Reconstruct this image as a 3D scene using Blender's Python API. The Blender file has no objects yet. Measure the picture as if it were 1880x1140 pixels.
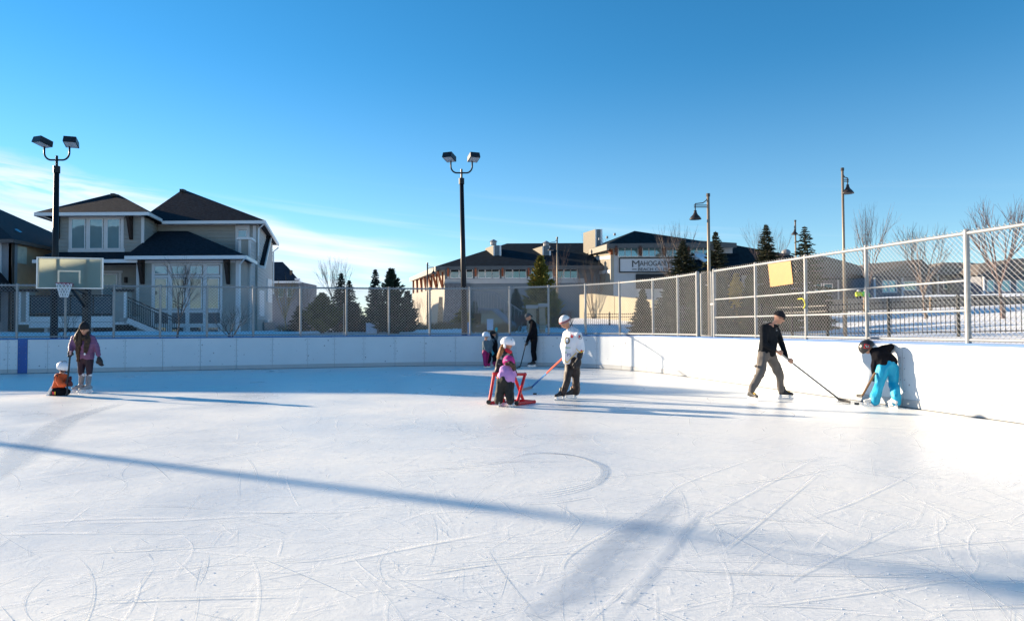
import bpy, bmesh, math, random
from mathutils import Vector, Matrix, noise
from mathutils.bvhtree import BVHTree
random.seed(7)
S = bpy.context.scene
COL = S.collection
V = Vector
rad = math.radians

# ------------------------------------------------------------------ camera
H = 1.5; FPX = 1250.0
PITCH = math.atan(30/FPX); ROLL = rad(0.3)
cam = bpy.data.cameras.new('camera'); camo = bpy.data.objects.new('camera', cam); COL.objects.link(camo)
cam.sensor_width = 36; cam.lens = 36*FPX/1880; cam.clip_start = .1; cam.clip_end = 9000
camo.matrix_world = Matrix.Translation((0, 0, H)) @ Matrix.Rotation(math.pi/2+PITCH, 4, 'X') @ Matrix.Rotation(-ROLL, 4, 'Z')
S.camera = camo
CR = camo.matrix_world.to_3x3()
def ray(px, py): return CR @ V((px-940, -(py-570), -FPX))
def G(px, py, z=0.0):
    d = ray(px, py); return V((0, 0, H)) + d*((z-H)/d.z)
def P(px, py, Y):
    d = ray(px, py); return V((0, 0, H)) + d*(Y/d.y)

# ------------------------------------------------------------------ light
SUN_EL = rad(13.2); SUN_AZ = math.atan2(-.894, .447)          # direction to the sun, from +Y towards +X
sv = V((math.sin(SUN_AZ)*math.cos(SUN_EL), math.cos(SUN_AZ)*math.cos(SUN_EL), math.sin(SUN_EL)))
sl = bpy.data.lights.new('sun', 'SUN'); sl.energy = 4.1; sl.angle = rad(.55); sl.color = (1, .81, .58)
so = bpy.data.objects.new('sun', sl); COL.objects.link(so); so.rotation_euler = sv.to_track_quat('Z', 'Y').to_euler()
W = bpy.data.worlds.new('World'); S.world = W; W.use_nodes = True
nt = W.node_tree; N = nt.nodes; L = nt.links; N.clear()
def nd(t, **k):
    n = N.new(t)
    for a, b in k.items(): setattr(n, a, b)
    return n
def mth(op, a, b=None, c=None, clamp=False):
    n = N.new('ShaderNodeMath'); n.operation = op; n.use_clamp = clamp
    for i, v in enumerate((a, b, c)):
        if v is None: continue
        if isinstance(v, (int, float)): n.inputs[i].default_value = v
        else: L.new(v, n.inputs[i])
    return n.outputs[0]
def mrange(v, a, b, c=0, d=1):
    n = N.new('ShaderNodeMapRange'); n.interpolation_type = 'SMOOTHSTEP'
    L.new(v, n.inputs[0])
    for i, x in zip((1, 2, 3, 4), (a, b, c, d)):
        if isinstance(x, (int, float)): n.inputs[i].default_value = x
        else: L.new(x, n.inputs[i])
    return n.outputs[0]
sky = nd('ShaderNodeTexSky', sky_type='NISHITA', sun_disc=False, sun_elevation=SUN_EL, sun_rotation=SUN_AZ)
sky.altitude = 1000; sky.air_density = 1.0; sky.dust_density = 0; sky.ozone_density = 3.0
hs = nd('ShaderNodeHueSaturation'); hs.inputs['Saturation'].default_value = 1.26; hs.inputs['Hue'].default_value = .493
L.new(sky.outputs[0], hs.inputs['Color'])
tc = nd('ShaderNodeTexCoord'); sx = nd('ShaderNodeSeparateXYZ'); L.new(tc.outputs['Generated'], sx.inputs[0])
az = mth('MULTIPLY', mth('ARCTAN2', sx.outputs[0], sx.outputs[1]), 57.2958)
el = mth('MULTIPLY', mth('ARCSINE', sx.outputs[2]), 57.2958)
cx = nd('ShaderNodeCombineXYZ'); L.new(mth('MULTIPLY', az, .055), cx.inputs[0]); L.new(mth('MULTIPLY', mth('ADD', el, mth('MULTIPLY', az, .13)), .42), cx.inputs[1])
n1 = nd('ShaderNodeTexNoise'); n1.inputs['Scale'].default_value = 1.6; n1.inputs['Detail'].default_value = 8; n1.inputs['Roughness'].default_value = .58; n1.inputs['Distortion'].default_value = .5
L.new(cx.outputs[0], n1.inputs['Vector'])
# cloud bank: its upper edge falls from 12 degrees at the left to 6 degrees at the middle
edge = mth('ADD', 6.2, mth('MULTIPLY', mth('MULTIPLY', mth('ADD', az, 5), -1), .175))
edge = mth('MINIMUM', mth('ADD', edge, mth('MULTIPLY', mth('SUBTRACT', n1.outputs[0], .5), 2.6)), 13)
under = mrange(mth('SUBTRACT', edge, el), -.5, 1.3)
azf = mrange(az, -3, -12)
low = mrange(el, .2, 3.5)
body = mrange(n1.outputs[0], .30, .54)
c1 = mth('MULTIPLY', mth('MULTIPLY', under, azf), mth('ADD', mth('MULTIPLY', body, .85), .06))
cx2 = nd('ShaderNodeCombineXYZ'); L.new(mth('MULTIPLY', az, .03), cx2.inputs[0]); L.new(mth('MULTIPLY', mth('ADD', el, mth('MULTIPLY', az, .1)), .8), cx2.inputs[1])
n2 = nd('ShaderNodeTexNoise'); n2.inputs['Scale'].default_value = 1.1; n2.inputs['Detail'].default_value = 6; n2.inputs['Roughness'].default_value = .5
L.new(cx2.outputs[0], n2.inputs['Vector'])
wisp = mth('MULTIPLY', mth('MULTIPLY', mrange(n2.outputs[0], .52, .74), mrange(el, 13, 4)), mrange(az, 38, -20, .10, .40))
cl = mth('MULTIPLY', mth('MAXIMUM', c1, wisp), low, clamp=True)
cl = mth('MULTIPLY', cl, .88, clamp=True)
cmix = nd('ShaderNodeMix', data_type='RGBA'); L.new(cl, cmix.inputs[0])
hz = nd('ShaderNodeMix', data_type='RGBA'); L.new(mrange(el, 22, 1, 0, .22), hz.inputs[0]); L.new(hs.outputs[0], hz.inputs[6]); hz.inputs[7].default_value = (3.2, 4.1, 4.6, 1)
L.new(hz.outputs[2], cmix.inputs[6])
ccol = nd('ShaderNodeMix', data_type='RGBA'); L.new(mrange(n2.outputs[0], .3, .7), ccol.inputs[0])
ccol.inputs[6].default_value = (3.6, 4.2, 5.2, 1); ccol.inputs[7].default_value = (5.6, 5.7, 5.8, 1)
L.new(ccol.outputs[2], cmix.inputs[7])
bg = nd('ShaderNodeBackground'); bg.inputs[1].default_value = .066; L.new(cmix.outputs[2], bg.inputs[0])
wo = nd('ShaderNodeOutputWorld'); L.new(bg.outputs[0], wo.inputs[0])
S.view_settings.view_transform = 'Standard'; S.view_settings.look = 'None'; S.view_settings.gamma = 1
S.view_settings.exposure = 1.72

# ------------------------------------------------------------------ materials
MATS = {}
def M(name, col, rough=.6, var=.12, scale=3, bump=0, bscale=40, metal=0, spec=.4, stretch=None, c2=None, coat=0):
    if name in MATS: return MATS[name]
    m = bpy.data.materials.new(name); m.use_nodes = True
    t = m.node_tree; b = t.nodes['Principled BSDF']
    b.inputs['Roughness'].default_value = rough; b.inputs['Metallic'].default_value = metal
    b.inputs['Specular IOR Level'].default_value = spec
    if coat: b.inputs['Coat Weight'].default_value = coat
    tc = t.nodes.new('ShaderNodeTexCoord'); mp = t.nodes.new('ShaderNodeMapping'); t.links.new(tc.outputs['Object'], mp.inputs[0])
    if stretch: mp.inputs['Scale'].default_value = stretch
    n = t.nodes.new('ShaderNodeTexNoise'); n.inputs['Scale'].default_value = scale; n.inputs['Detail'].default_value = 5
    t.links.new(mp.outputs[0], n.inputs['Vector'])
    r = t.nodes.new('ShaderNodeMapRange'); r.inputs[1].default_value = .3; r.inputs[2].default_value = .7; t.links.new(n.outputs[0], r.inputs[0])
    mx = t.nodes.new('ShaderNodeMix'); mx.data_type = 'RGBA'; t.links.new(r.outputs[0], mx.inputs[0])
    a = [c*(1-var) for c in col]; d = c2 if c2 else [min(1, c*(1+var)) for c in col]
    mx.inputs[6].default_value = (*a, 1); mx.inputs[7].default_value = (*d, 1)
    t.links.new(mx.outputs[2], b.inputs['Base Color'])
    if bump:
        n2 = t.nodes.new('ShaderNodeTexNoise'); n2.inputs['Scale'].default_value = bscale; n2.inputs['Detail'].default_value = 4
        t.links.new(mp.outputs[0], n2.inputs['Vector'])
        bp = t.nodes.new('ShaderNodeBump'); bp.inputs['Strength'].default_value = bump; bp.inputs['Distance'].default_value = .02
        t.links.new(n2.outputs[0], bp.inputs['Height']); t.links.new(bp.outputs[0], b.inputs['Normal'])
    MATS[name] = m; return m

# ------------------------------------------------------------------ mesh helpers
WL = {}
def tag(o, label=None, cat=None, group=None, kind=None):
    for k, v in (('label', label), ('category', cat), ('group', group), ('kind', kind)):
        if v: o[k] = v
    return o
def thing(name, label, cat, loc, group=None):
    o = bpy.data.objects.new(name, None); COL.objects.link(o); o.location = loc; o.empty_display_size = .3
    WL[o] = V(loc); return tag(o, label, cat, group)
class MB:
    def __init__(s): s.v = []; s.f = []
    def add(s, vs, fs):
        k = len(s.v); s.v += [tuple(p) for p in vs]; s.f += [tuple(i+k for i in f) for f in fs]; return s
    def hexa(s, b, t):      # 4 bottom pts (ccw seen from above), 4 top pts
        return s.add(list(b)+list(t), [(3, 2, 1, 0), (4, 5, 6, 7), (0, 1, 5, 4), (1, 2, 6, 5), (2, 3, 7, 6), (3, 0, 4, 7)])
    def box(s, x0, y0, z0, x1, y1, z1):
        return s.hexa([(x0, y0, z0), (x1, y0, z0), (x1, y1, z0), (x0, y1, z0)], [(x0, y0, z1), (x1, y0, z1), (x1, y1, z1), (x0, y1, z1)])
    def fb(s, x0, y0, x1, y1, Y, t=.1):      # upright box facing the rink, front face at depth Y
        a = P(x0, (y0+y1)/2, Y); b = P(x1, (y0+y1)/2, Y); lo = P((x0+x1)/2, y1, Y).z; hi = P((x0+x1)/2, y0, Y).z
        return s.box(a.x, Y, lo, b.x, Y+t, hi)
    def bar(s, a, b, w, h=None, up=V((0, 0, 1))):
        a = V(a); b = V(b); h = h or w; d = (b-a).normalized()
        if abs(d.dot(up)) > .98: up = V((0, 1, 0))
        x = d.cross(up).normalized()*w/2; y = x.cross(d).normalized()*h/2
        q = lambda p: [p-x-y, p+x-y, p+x+y, p-x+y]
        return s.add(q(a)+q(b), [(0, 1, 2, 3), (7, 6, 5, 4), (0, 4, 5, 1), (1, 5, 6, 2), (2, 6, 7, 3), (3, 7, 4, 0)])
    def tube(s, pts, r, n=8, cap=True):
        pts = [V(p) for p in pts]; k0 = len(s.v)
        rs = r if isinstance(r, (list, tuple)) else [r]*len(pts)
        prev = None
        for i, p in enumerate(pts):
            d = (pts[min(i+1, len(pts)-1)]-pts[max(i-1, 0)]).normalized()
            if prev is None:
                u = V((0, 0, 1)) if abs(d.z) < .9 else V((1, 0, 0))
                prev = d.cross(u).normalized()
            x = (prev-d*prev.dot(d)).normalized(); y = d.cross(x); prev = x
            for j in range(n):
                a = 2*math.pi*j/n; s.v.append(tuple(p+(x*math.cos(a)+y*math.sin(a))*rs[i]))
        for i in range(len(pts)-1):
            for j in range(n):
                a = k0+i*n+j; b = k0+i*n+(j+1) % n; s.f.append((a, b, b+n, a+n))
        if cap:
            s.f.append(tuple(k0+j for j in reversed(range(n)))); e = k0+(len(pts)-1)*n; s.f.append(tuple(e+j for j in range(n)))
        return s
    def lathe(s, c, prof, n=16):
        c = V(c); k0 = len(s.v)
        for r, z in prof:
            for j in range(n):
                a = 2*math.pi*j/n; s.v.append((c.x+r*math.cos(a), c.y+r*math.sin(a), c.z+z))
        for i in range(len(prof)-1):
            for j in range(n):
                a = k0+i*n+j; b = k0+i*n+(j+1) % n; s.f.append((a, b, b+n, a+n))
        return s
    def ell(s, c, rx, ry, rz, n=10, m=7, rot=None):
        k0 = len(s.v); c = V(c)
        for i in range(m+1):
            t = math.pi*i/m
            for j in range(n):
                a = 2*math.pi*j/n; p = V((rx*math.sin(t)*math.cos(a), ry*math.sin(t)*math.sin(a), rz*math.cos(t)))
                if rot: p = rot @ p
                s.v.append(tuple(c+p))
        for i in range(m):
            for j in range(n):
                a = k0+i*n+j; b = k0+i*n+(j+1) % n; s.f.append((a, a+n, b+n, b))
        return s
    def build(s, name, mat, parent=None, smooth=False, label=None, cat=None, group=None, kind=None, recalc=False):
        if not s.v: return None
        root = parent
        if parent is not None: o0 = WL[parent]
        else:
            xs = [p[0] for p in s.v]; ys = [p[1] for p in s.v]; zs = [p[2] for p in s.v]
            o0 = V(((min(xs)+max(xs))/2, (min(ys)+max(ys))/2, min(zs)))
        me = bpy.data.meshes.new(name); me.from_pydata([(p[0]-o0.x, p[1]-o0.y, p[2]-o0.z) for p in s.v], [], s.f); me.update()
        if recalc:
            bm = bmesh.new(); bm.from_mesh(me); bmesh.ops.recalc_face_normals(bm, faces=bm.faces); bm.to_mesh(me); bm.free()
        if smooth:
            for p in me.polygons: p.use_smooth = True
        me.materials.append(mat)
        o = bpy.data.objects.new(name, me); COL.objects.link(o); WL[o] = o0
        if parent is None: o.location = o0
        else: o.parent = parent
        return tag(o, label, cat, group, kind)
def part(name, mat, parent, fn, **k):
    m = MB(); fn(m); return m.build(name, mat, parent, **k)
def mesh_obj(name, me, mat, parent=None, loc=None):
    o = bpy.data.objects.new(name, me); me.materials.append(mat) if not me.materials else None
    COL.objects.link(o); o.parent = parent
    if loc is not None: o.location = loc
    WL[o] = WL.get(parent, V((0, 0, 0))) if parent else V(o.location)
    return o
def copy_tree(o, parent=None):
    c = o.copy(); COL.objects.link(c); c.parent = parent
    for ch in list(o.children): copy_tree(ch, c)
    return c

# ------------------------------------------------------------------ rink outline (rounded rectangle)
TH, UR, VB, RC = .2507, 9.97, 26.55, 7.6
ct, st = math.cos(TH), math.sin(TH)
def uv2w(u, v): return V((u*ct-v*st, u*st+v*ct))
def w2uv(x, y): return (x*ct+y*st, -x*st+y*ct)
UL, VF = UR-58, VB-32
def sdf(x, y):
    u, v = w2uv(x, y)
    cu, cv = (UR+UL)/2, (VB+VF)/2
    qx = abs(u-cu)-(UR-UL)/2+RC; qy = abs(v-cv)-(VB-VF)/2+RC
    return math.hypot(max(qx, 0), max(qy, 0))+min(max(qx, qy), 0)-RC
A0 = -42.0                                     # path starts on the back boards, out of frame to the left
LA = (UR-RC)-(A0); LB = RC*math.pi/2; LC = (VB-RC)-(-4)
SMAX = LA+LB+LC
def path(s):          # -> point, outward normal
    if s <= LA: return uv2w(A0+s, VB), uv2w(0, 1)
    if s <= LA+LB:
        a = (s-LA)/RC; n = (math.sin(a), math.cos(a))
        return uv2w(UR-RC+RC*n[0], VB-RC+RC*n[1]), uv2w(*n)
    return uv2w(UR, VB-RC-(s-LA-LB)), uv2w(1, 0)
def s_of_px(px, off=0):       # where along the boards the picture column px meets them
    best = None
    n = 2400; last = None
    for i in range(n+1):
        s = SMAX*i/n; p, nn = path(s); q = p+nn*off
        if q.y < 1: continue
        x = 940+q.x/q.y*FPX-px
        if last is not None and last < 0 <= x: return s-SMAX/n*x/(x-last)
        last = x
    return None
BH = 1.18                                       # board height
def strip(mb, s0, s1, o0, o1, z0, z1, n=4):     # solid following the boards between offsets o0..o1
    for i in range(n):
        a = s0+(s1-s0)*i/n; b = s0+(s1-s0)*(i+1)/n
        (pa, na), (pb, nb) = path(a), path(b)
        q = lambda p, nn, o, z: (p.x+nn.x*o, p.y+nn.y*o, z)
        vs = [q(pa, na, o0, z0), q(pb, nb, o0, z0), q(pb, nb, o1, z0), q(pa, na, o1, z0), q(pa, na, o0, z1), q(pb, nb, o0, z1), q(pb, nb, o1, z1), q(pa, na, o1, z1)]
        fs = [(3, 2, 1, 0), (4, 5, 6, 7), (0, 1, 5, 4), (2, 3, 7, 6)]
        if i == 0: fs.append((3, 0, 4, 7))
        if i == n-1: fs.append((1, 2, 6, 5))
        mb.add(vs, fs)

# ------------------------------------------------------------------ terrain
def sm(x): x = max(0., min(1., x)); return x*x*(3-2*x)
def T(x, y):
    d = sdf(x, y)
    if d < .35: return -.35
    z = .95*sm((d-.3)/.9)+.35*sm((d-3)/14)
    u, v = w2uv(x, y)
    z += 1.9*sm((u-UR-7)/34)*sm((y+10)/30)
    if x > -8: z += .8*sm((y-38)/20)*sm((x+8)/10)
    z += .10*noise.noise(V((x*.25, y*.25, 0)))*sm((d-1)/3)+.03*noise.noise(V((x*1.3, y*1.3, 3)))
    far = math.hypot(x, y)
    if far > 130: z = z*max(.0, 1-(far-130)/500)+1.4*min(1, (far-130)/500)
    return z
snow = M('snow', (.80, .83, .88), .75, .04, 2, .5, 9, spec=.2, c2=(.86, .87, .89))
def terrain():
    xs = []; x = -3000
    def axis(lo, hi, fine0, fine1, st):
        a = [];p = fine0
        while p <= fine1: a.append(p); p += st
        q = fine1; k = st
        while q < hi: k *= 1.25; q += k; a.append(q)
        q = fine0; k = st
        while q > lo: k *= 1.25; q -= k; a.insert(0, q)
        return a
    xs = axis(-3500, 3500, -50, 60, .55); ys = axis(-400, 5000, -10, 75, .55)
    vs = [(x, y, T(x, y)) for y in ys for x in xs]; n = len(xs)
    fs = [(j*n+i, j*n+i+1, (j+1)*n+i+1, (j+1)*n+i) for j in range(len(ys)-1) for i in range(n-1)]
    m = MB(); m.v = vs; m.f = fs
    m.build('snowy_ground', snow, smooth=True, kind='structure')
terrain()

# ------------------------------------------------------------------ ice
def ice_mat():
    m = bpy.data.materials.new('ice'); m.use_nodes = True; t = m.node_tree; b = t.nodes['Principled BSDF']
    def n(ty, **k):
        q = t.nodes.new(ty)
        for a, c in k.items():
            if a in q.inputs: q.inputs[a].default_value = c
            else: setattr(q, a, c)
        return q
    tc = n('ShaderNodeTexCoord')
    big = n('ShaderNodeTexNoise', Scale=.35, Detail=6, Roughness=.6); t.links.new(tc.outputs['Object'], big.inputs['Vector'])
    r1 = n('ShaderNodeValToRGB'); t.links.new(big.outputs[0], r1.inputs[0])
    r1.color_ramp.elements[0].position = .32; r1.color_ramp.elements[0].color = (.74, .76, .77, 1)
    r1.color_ramp.elements[1].position = .60; r1.color_ramp.elements[1].color = (.89, .88, .83, 1)
    # streaky snow scrapes: two stretched noises at different headings
    fac = None
    for ang, sc, st_ in ((.5, (1.3, 11, 1), 2.2), (-.35, (1.1, 14, 1), 1.7), (1.25, (1, 12, 1), 1.5)):
        mp = n('ShaderNodeMapping'); mp.inputs['Rotation'].default_value = (0, 0, ang); mp.inputs['Scale'].default_value = sc
        t.links.new(tc.outputs['Object'], mp.inputs[0])
        q = n('ShaderNodeTexNoise', Scale=st_, Detail=5, Roughness=.65, Distortion=1.4); t.links.new(mp.outputs[0], q.inputs['Vector'])
        mr = n('ShaderNodeMapRange'); mr.inputs[1].default_value = .56; mr.inputs[2].default_value = .74; t.links.new(q.outputs[0], mr.inputs[0])
        if fac is None: fac = mr.outputs[0]
        else:
            mx = n('ShaderNodeMath', operation='MAXIMUM'); t.links.new(fac, mx.inputs[0]); t.links.new(mr.outputs[0], mx.inputs[1]); fac = mx.outputs[0]
    mul = n('ShaderNodeMath', operation='MULTIPLY'); mul.inputs[1].default_value = .5; t.links.new(fac, mul.inputs[0])
    mx = n('ShaderNodeMix', data_type='RGBA'); t.links.new(mul.outputs[0], mx.inputs[0]); t.links.new(r1.outputs[0], mx.inputs[6]); mx.inputs[7].default_value = (.73, .75, .77, 1)
    t.links.new(mx.outputs[2], b.inputs['Base Color'])
    fine = n('ShaderNodeTexNoise', Scale=34, Detail=8, Roughness=.78); t.links.new(tc.outputs['Object'], fine.inputs['Vector'])
    mid = n('ShaderNodeTexNoise', Scale=5, Detail=5, Roughness=.6, Distortion=.8); t.links.new(tc.outputs['Object'], mid.inputs['Vector'])
    add = n('ShaderNodeMath', operation='MULTIPLY_ADD'); t.links.new(fine.outputs[0], add.inputs[0]); add.inputs[1].default_value = .55; t.links.new(mid.outputs[0], add.inputs[2])
    sub = n('ShaderNodeMath', operation='MULTIPLY_ADD'); t.links.new(fac, sub.inputs[0]); sub.inputs[1].default_value = -.22; t.links.new(add.outputs[0], sub.inputs[2])
    bp = n('ShaderNodeBump'); bp.inputs['Strength'].default_value = .42; bp.inputs['Distance'].default_value = .012
    t.links.new(sub.outputs[0], bp.inputs['Height']); t.links.new(bp.outputs[0], b.inputs['Normal'])
    rr = n('ShaderNodeMapRange'); t.links.new(big.outputs[0], rr.inputs[0]); rr.inputs[1].default_value = .3; rr.inputs[2].default_value = .65; rr.inputs[3].default_value = .22; rr.inputs[4].default_value = .5
    t.links.new(rr.outputs[0], b.inputs['Roughness']); b.inputs['Specular IOR Level'].default_value = .35
    return m
def rink_outline(inset=0.0):
    out = []
    for (cu, cv, a0) in ((UR-RC, VB-RC, 0), (UL+RC, VB-RC, 90), (UL+RC, VF+RC, 180), (UR-RC, VF+RC, 270)):
        for k in range(17):
            a = rad(a0+90*k/16); out.append(uv2w(cu+(RC-inset)*math.cos(a), cv+(RC-inset)*math.sin(a)))
    return out
m = MB(); pts = rink_outline(-.02); m.add([(p.x, p.y, 0) for p in pts], [tuple(range(len(pts)))])
m.build('ice', ice_mat(), kind='structure')

def marks_mat(name, col, alpha, rough):
    m = bpy.data.materials.new(name); m.use_nodes = True; t = m.node_tree; b = t.nodes['Principled BSDF']
    b.inputs['Base Color'].default_value = (*col, 1); b.inputs['Roughness'].default_value = rough
    uv = t.nodes.new('ShaderNodeAttribute'); uv.attribute_name = 'edge'
    tc = t.nodes.new('ShaderNodeTexCoord'); n = t.nodes.new('ShaderNodeTexNoise'); n.inputs['Scale'].default_value = 7; n.inputs['Detail'].default_value = 6; n.inputs['Roughness'].default_value = .7
    t.links.new(tc.outputs['Object'], n.inputs['Vector'])
    r = t.nodes.new('ShaderNodeMapRange'); r.inputs[1].default_value = .25; r.inputs[2].default_value = .5; t.links.new(n.outputs[0], r.inputs[0])
    mu = t.nodes.new('ShaderNodeMath'); mu.operation = 'MULTIPLY'; t.links.new(uv.outputs['Fac'], mu.inputs[0]); t.links.new(r.outputs[0], mu.inputs[1])
    m2 = t.nodes.new('ShaderNodeMath'); m2.operation = 'MULTIPLY'; m2.inputs[1].default_value = alpha; t.links.new(mu.outputs[0], m2.inputs[0])
    t.links.new(m2.outputs[0], b.inputs['Alpha']); return m
class Ribbons:
    def __init__(s): s.v = []; s.f = []; s.e = []
    def add(s, pts, w, z):
        k = len(s.v); n = len(pts)
        for i, p in enumerate(pts):
            d = (pts[min(i+1, n-1)]-pts[max(i-1, 0)]); d = V((d.x, d.y)).normalized(); q = V((-d.y, d.x))
            t = i/(n-1); ends = min(1, 6*t, 6*(1-t)); ww = w*(.35+.65*math.sin(math.pi*t)) if n > 2 else w
            for o, e in ((-.5, 0), (-.22, 1), (.22, 1), (.5, 0)):
                s.v.append((p.x+q.x*ww*o, p.y+q.y*ww*o, z)); s.e.append(e*ends)
        for i in range(n-1):
            for j in range(3):
                a = k+i*4+j; s.f.append((a, a+1, a+5, a+4))
    def build(s, name, mat):
        me = bpy.data.meshes.new(name); me.from_pydata(s.v, [], s.f); at = me.attributes.new('edge', 'FLOAT', 'POINT')
        at.data.foreach_set('value', s.e); me.materials.append(mat)
        o = bpy.data.objects.new(name, me); COL.objects.link(o); o['kind'] = 'stuff'; return o
def arc(c, r, a0, a1, n=10): return [V((c.x+r*math.cos(a0+(a1-a0)*i/n), c.y+r*math.sin(a0+(a1-a0)*i/n))) for i in range(n+1)]
R1 = Ribbons(); R2 = Ribbons(); rnd = random.Random(3)
def rnd_pt():
    while True:
        y = 2.3+22*rnd.random()**1.7; x = rnd.uniform(-.85, .85)*y
        if sdf(x, y) < -1.2: return V((x, y))
for i in range(2600):
    c = rnd_pt(); r = rnd.choice((.8, 2, 4, 8, 14))*rnd.uniform(.7, 1.4); a = rnd.uniform(0, 6.28); ln = rnd.choice((.12, .2, .35, .6, 1.3))*rnd.uniform(.6, 1.4)/r
    ln = min(ln, 3.4); cc = c-V((math.cos(a), math.sin(a)))*r
    (R1 if rnd.random() < .5 else R2).add(arc(cc, r, a, a+ln, 10), rnd.uniform(.003, .009)*(1+.04*c.y), .003+.000002*i)
# wide scraped bands and the hockey stop curl seen in the photograph
BND = Ribbons()
def g2(x, y): p = G(x, y); return V((p.x, p.y))
def band(pp, w, z, R=None):
    pts = []
    for i in range(len(pp)-1):
        a = g2(*pp[max(i-1, 0)]); b = g2(*pp[i]); c = g2(*pp[i+1]); d = g2(*pp[min(i+2, len(pp)-1)])
        for k in range(6):
            t = k/6; pts.append(.5*((2*b)+(c-a)*t+(2*a-5*b+4*c-d)*t*t+(3*b-3*c+d-a)*t**3))
    pts.append(g2(*pp[-1])); (R or BND).add(pts, w, z)
band([(-60, 900), (0, 862), (60, 815), (130, 768), (235, 738)], .60, .0065)
band([(1010, 1130), (1110, 1040), (1180, 960), (1250, 905)], .42, .0067)
band([(940, 1150), (1040, 1080), (1120, 1000), (1190, 950)], .30, .0069)
band([(1120, 1140), (1200, 1040), (1245, 985), (1290, 930)], .14, .0071)
for k in range(4):
    band([(925+4*k, 846-2*k), (975, 833-k), (1050, 836), (1098+4*k, 856), (1090+3*k, 880+2*k), (1030, 896+4*k), (960, 905+4*k)], .05, .0073+.0001*k)
for k in range(7):
    x0 = rnd.uniform(950, 1500); y0 = rnd.uniform(900, 1120)
    band([(x0, y0), (x0+rnd.uniform(30, 120), y0-rnd.uniform(20, 60)), (x0+rnd.uniform(130, 260), y0-rnd.uniform(40, 150))], rnd.uniform(.008, .025), .0077+.0001*k)
for k in range(90):
    y0 = rnd.uniform(770, 1120); x0 = rnd.uniform(-50, 1750); w_ = rnd.uniform(90, 420)*(.5+(y0-700)/500); h_ = rnd.uniform(-.10, .20)
    band([(x0, y0), (x0+w_*.5, y0-h_*w_*.5+rnd.uniform(-6, 6)), (x0+w_, y0-h_*w_)], rnd.choice((.008, .012, .02, .03)), .0079+.00001*k, R1 if k % 3 else R2)
R1.build('skate_scratches', marks_mat('scratch_dark', (.50, .56, .63), .5, .4))
R2.build('skate_snow_lines', marks_mat('scratch_white', (.93, .93, .93), .42, .8))
BND.build('scraped_ice', marks_mat('scraped', (.62, .68, .76), .42, .3))
# loose snow crumbs
cr = MB()
for i in range(1500):
    p = rnd_pt() if i % 3 else V((rnd.uniform(-.5, 2.6), 2.6+1.6*rnd.random()**1.5)); r = rnd.uniform(.002, .006)*(1 if rnd.random() < .95 else 1.6)
    cr.add([(p.x-r, p.y-r, 0), (p.x+r, p.y-r*.6, 0), (p.x, p.y+r, 0), (p.x+r*.2, p.y, r*.9)], [(0, 1, 3), (1, 2, 3), (2, 0, 3)])
cr.build('snow_crumbs', snow, kind='stuff')

# ------------------------------------------------------------------ boards
board_m = M('board_white', (.60, .65, .70), .38, .03, 1.5, .08, 3, spec=.35)
def dirty_board():
    m = board_m; t = m.node_tree; b = t.nodes['Principled BSDF']; src = b.inputs['Base Color'].links[0].from_socket
    tc = t.nodes.new('ShaderNodeTexCoord')
    v = t.nodes.new('ShaderNodeTexVoronoi'); v.inputs['Scale'].default_value = 4.2; t.links.new(tc.outputs['Object'], v.inputs['Vector'])
    lt = t.nodes.new('ShaderNodeMapRange'); lt.inputs[1].default_value = .075; lt.inputs[2].default_value = .12; lt.inputs[3].default_value = .9; lt.inputs[4].default_value = 0; t.links.new(v.outputs['Distance'], lt.inputs[0])
    n = t.nodes.new('ShaderNodeTexNoise'); n.inputs['Scale'].default_value = 2; n.inputs['Detail'].default_value = 3; t.links.new(tc.outputs['Object'], n.inputs['Vector'])
    g = t.nodes.new('ShaderNodeMapRange'); g.inputs[1].default_value = .47; g.inputs[2].default_value = .56; t.links.new(n.outputs[0], g.inputs[0])
    mu = t.nodes.new('ShaderNodeMath'); mu.operation = 'MULTIPLY'; t.links.new(lt.outputs[0], mu.inputs[0]); t.links.new(g.outputs[0], mu.inputs[1])
    mx = t.nodes.new('ShaderNodeMix'); mx.data_type = 'RGBA'; t.links.new(mu.outputs[0], mx.inputs[0]); t.links.new(src, mx.inputs[6]); mx.inputs[7].default_value = (.12, .14, .18, 1)
    t.links.new(mx.outputs[2], b.inputs['Base Color'])
dirty_board()
blue_m = M('board_blue', (.005, .085, .32), .4, .1, 2)
cap_m = M('cap_blue', (.006, .10, .32), .45, .1, 2)
kick_m = M('kick_strip', (.42, .44, .46), .5, .05, 2)
joints = [s_of_px(x) for x in (-48, 15, 33, 51, 88, 160, 230, 299, 368, 434, 500, 565, 614, 668, 725, 779, 836, 890, 945, 998, 1048, 1095, 1141, 1186, 1229, 1280, 1308, 1359, 1420, 1482, 1560, 1655, 1767)]
s = joints[-1]
while s < SMAX-2.5: s += 1.9; joints.append(s)
s = joints[0]; pre = []
while s > 2.5: s -= 1.3; pre.insert(0, s)
joints = pre+joints
bd = thing('rink_boards', 'long curved white dasher boards with a blue cap around the outdoor rink', 'rink boards', (*uv2w(0, VB), 0))
bl = joints.index(s_of_px(33))
for i in range(len(joints)-1):
    a, b = joints[i]+.0045, joints[i+1]-.0045
    q = part('board_panel', blue_m if i == bl else board_m, bd, lambda m: strip(m, a, b, 0+.002*(i % 2), .045, .0, BH-.03, 4))
    if i == bl: q['label'] = 'narrow dark blue upright board panel'
for i in range(len(joints)-1):
    a, b = joints[i]+.0045, joints[i+1]-.0045
    part('kick_strip', blue_m if i == bl else kick_m, bd, lambda m: strip(m, a, b, -.010, -.0005, .0, .155, 3))
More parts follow.
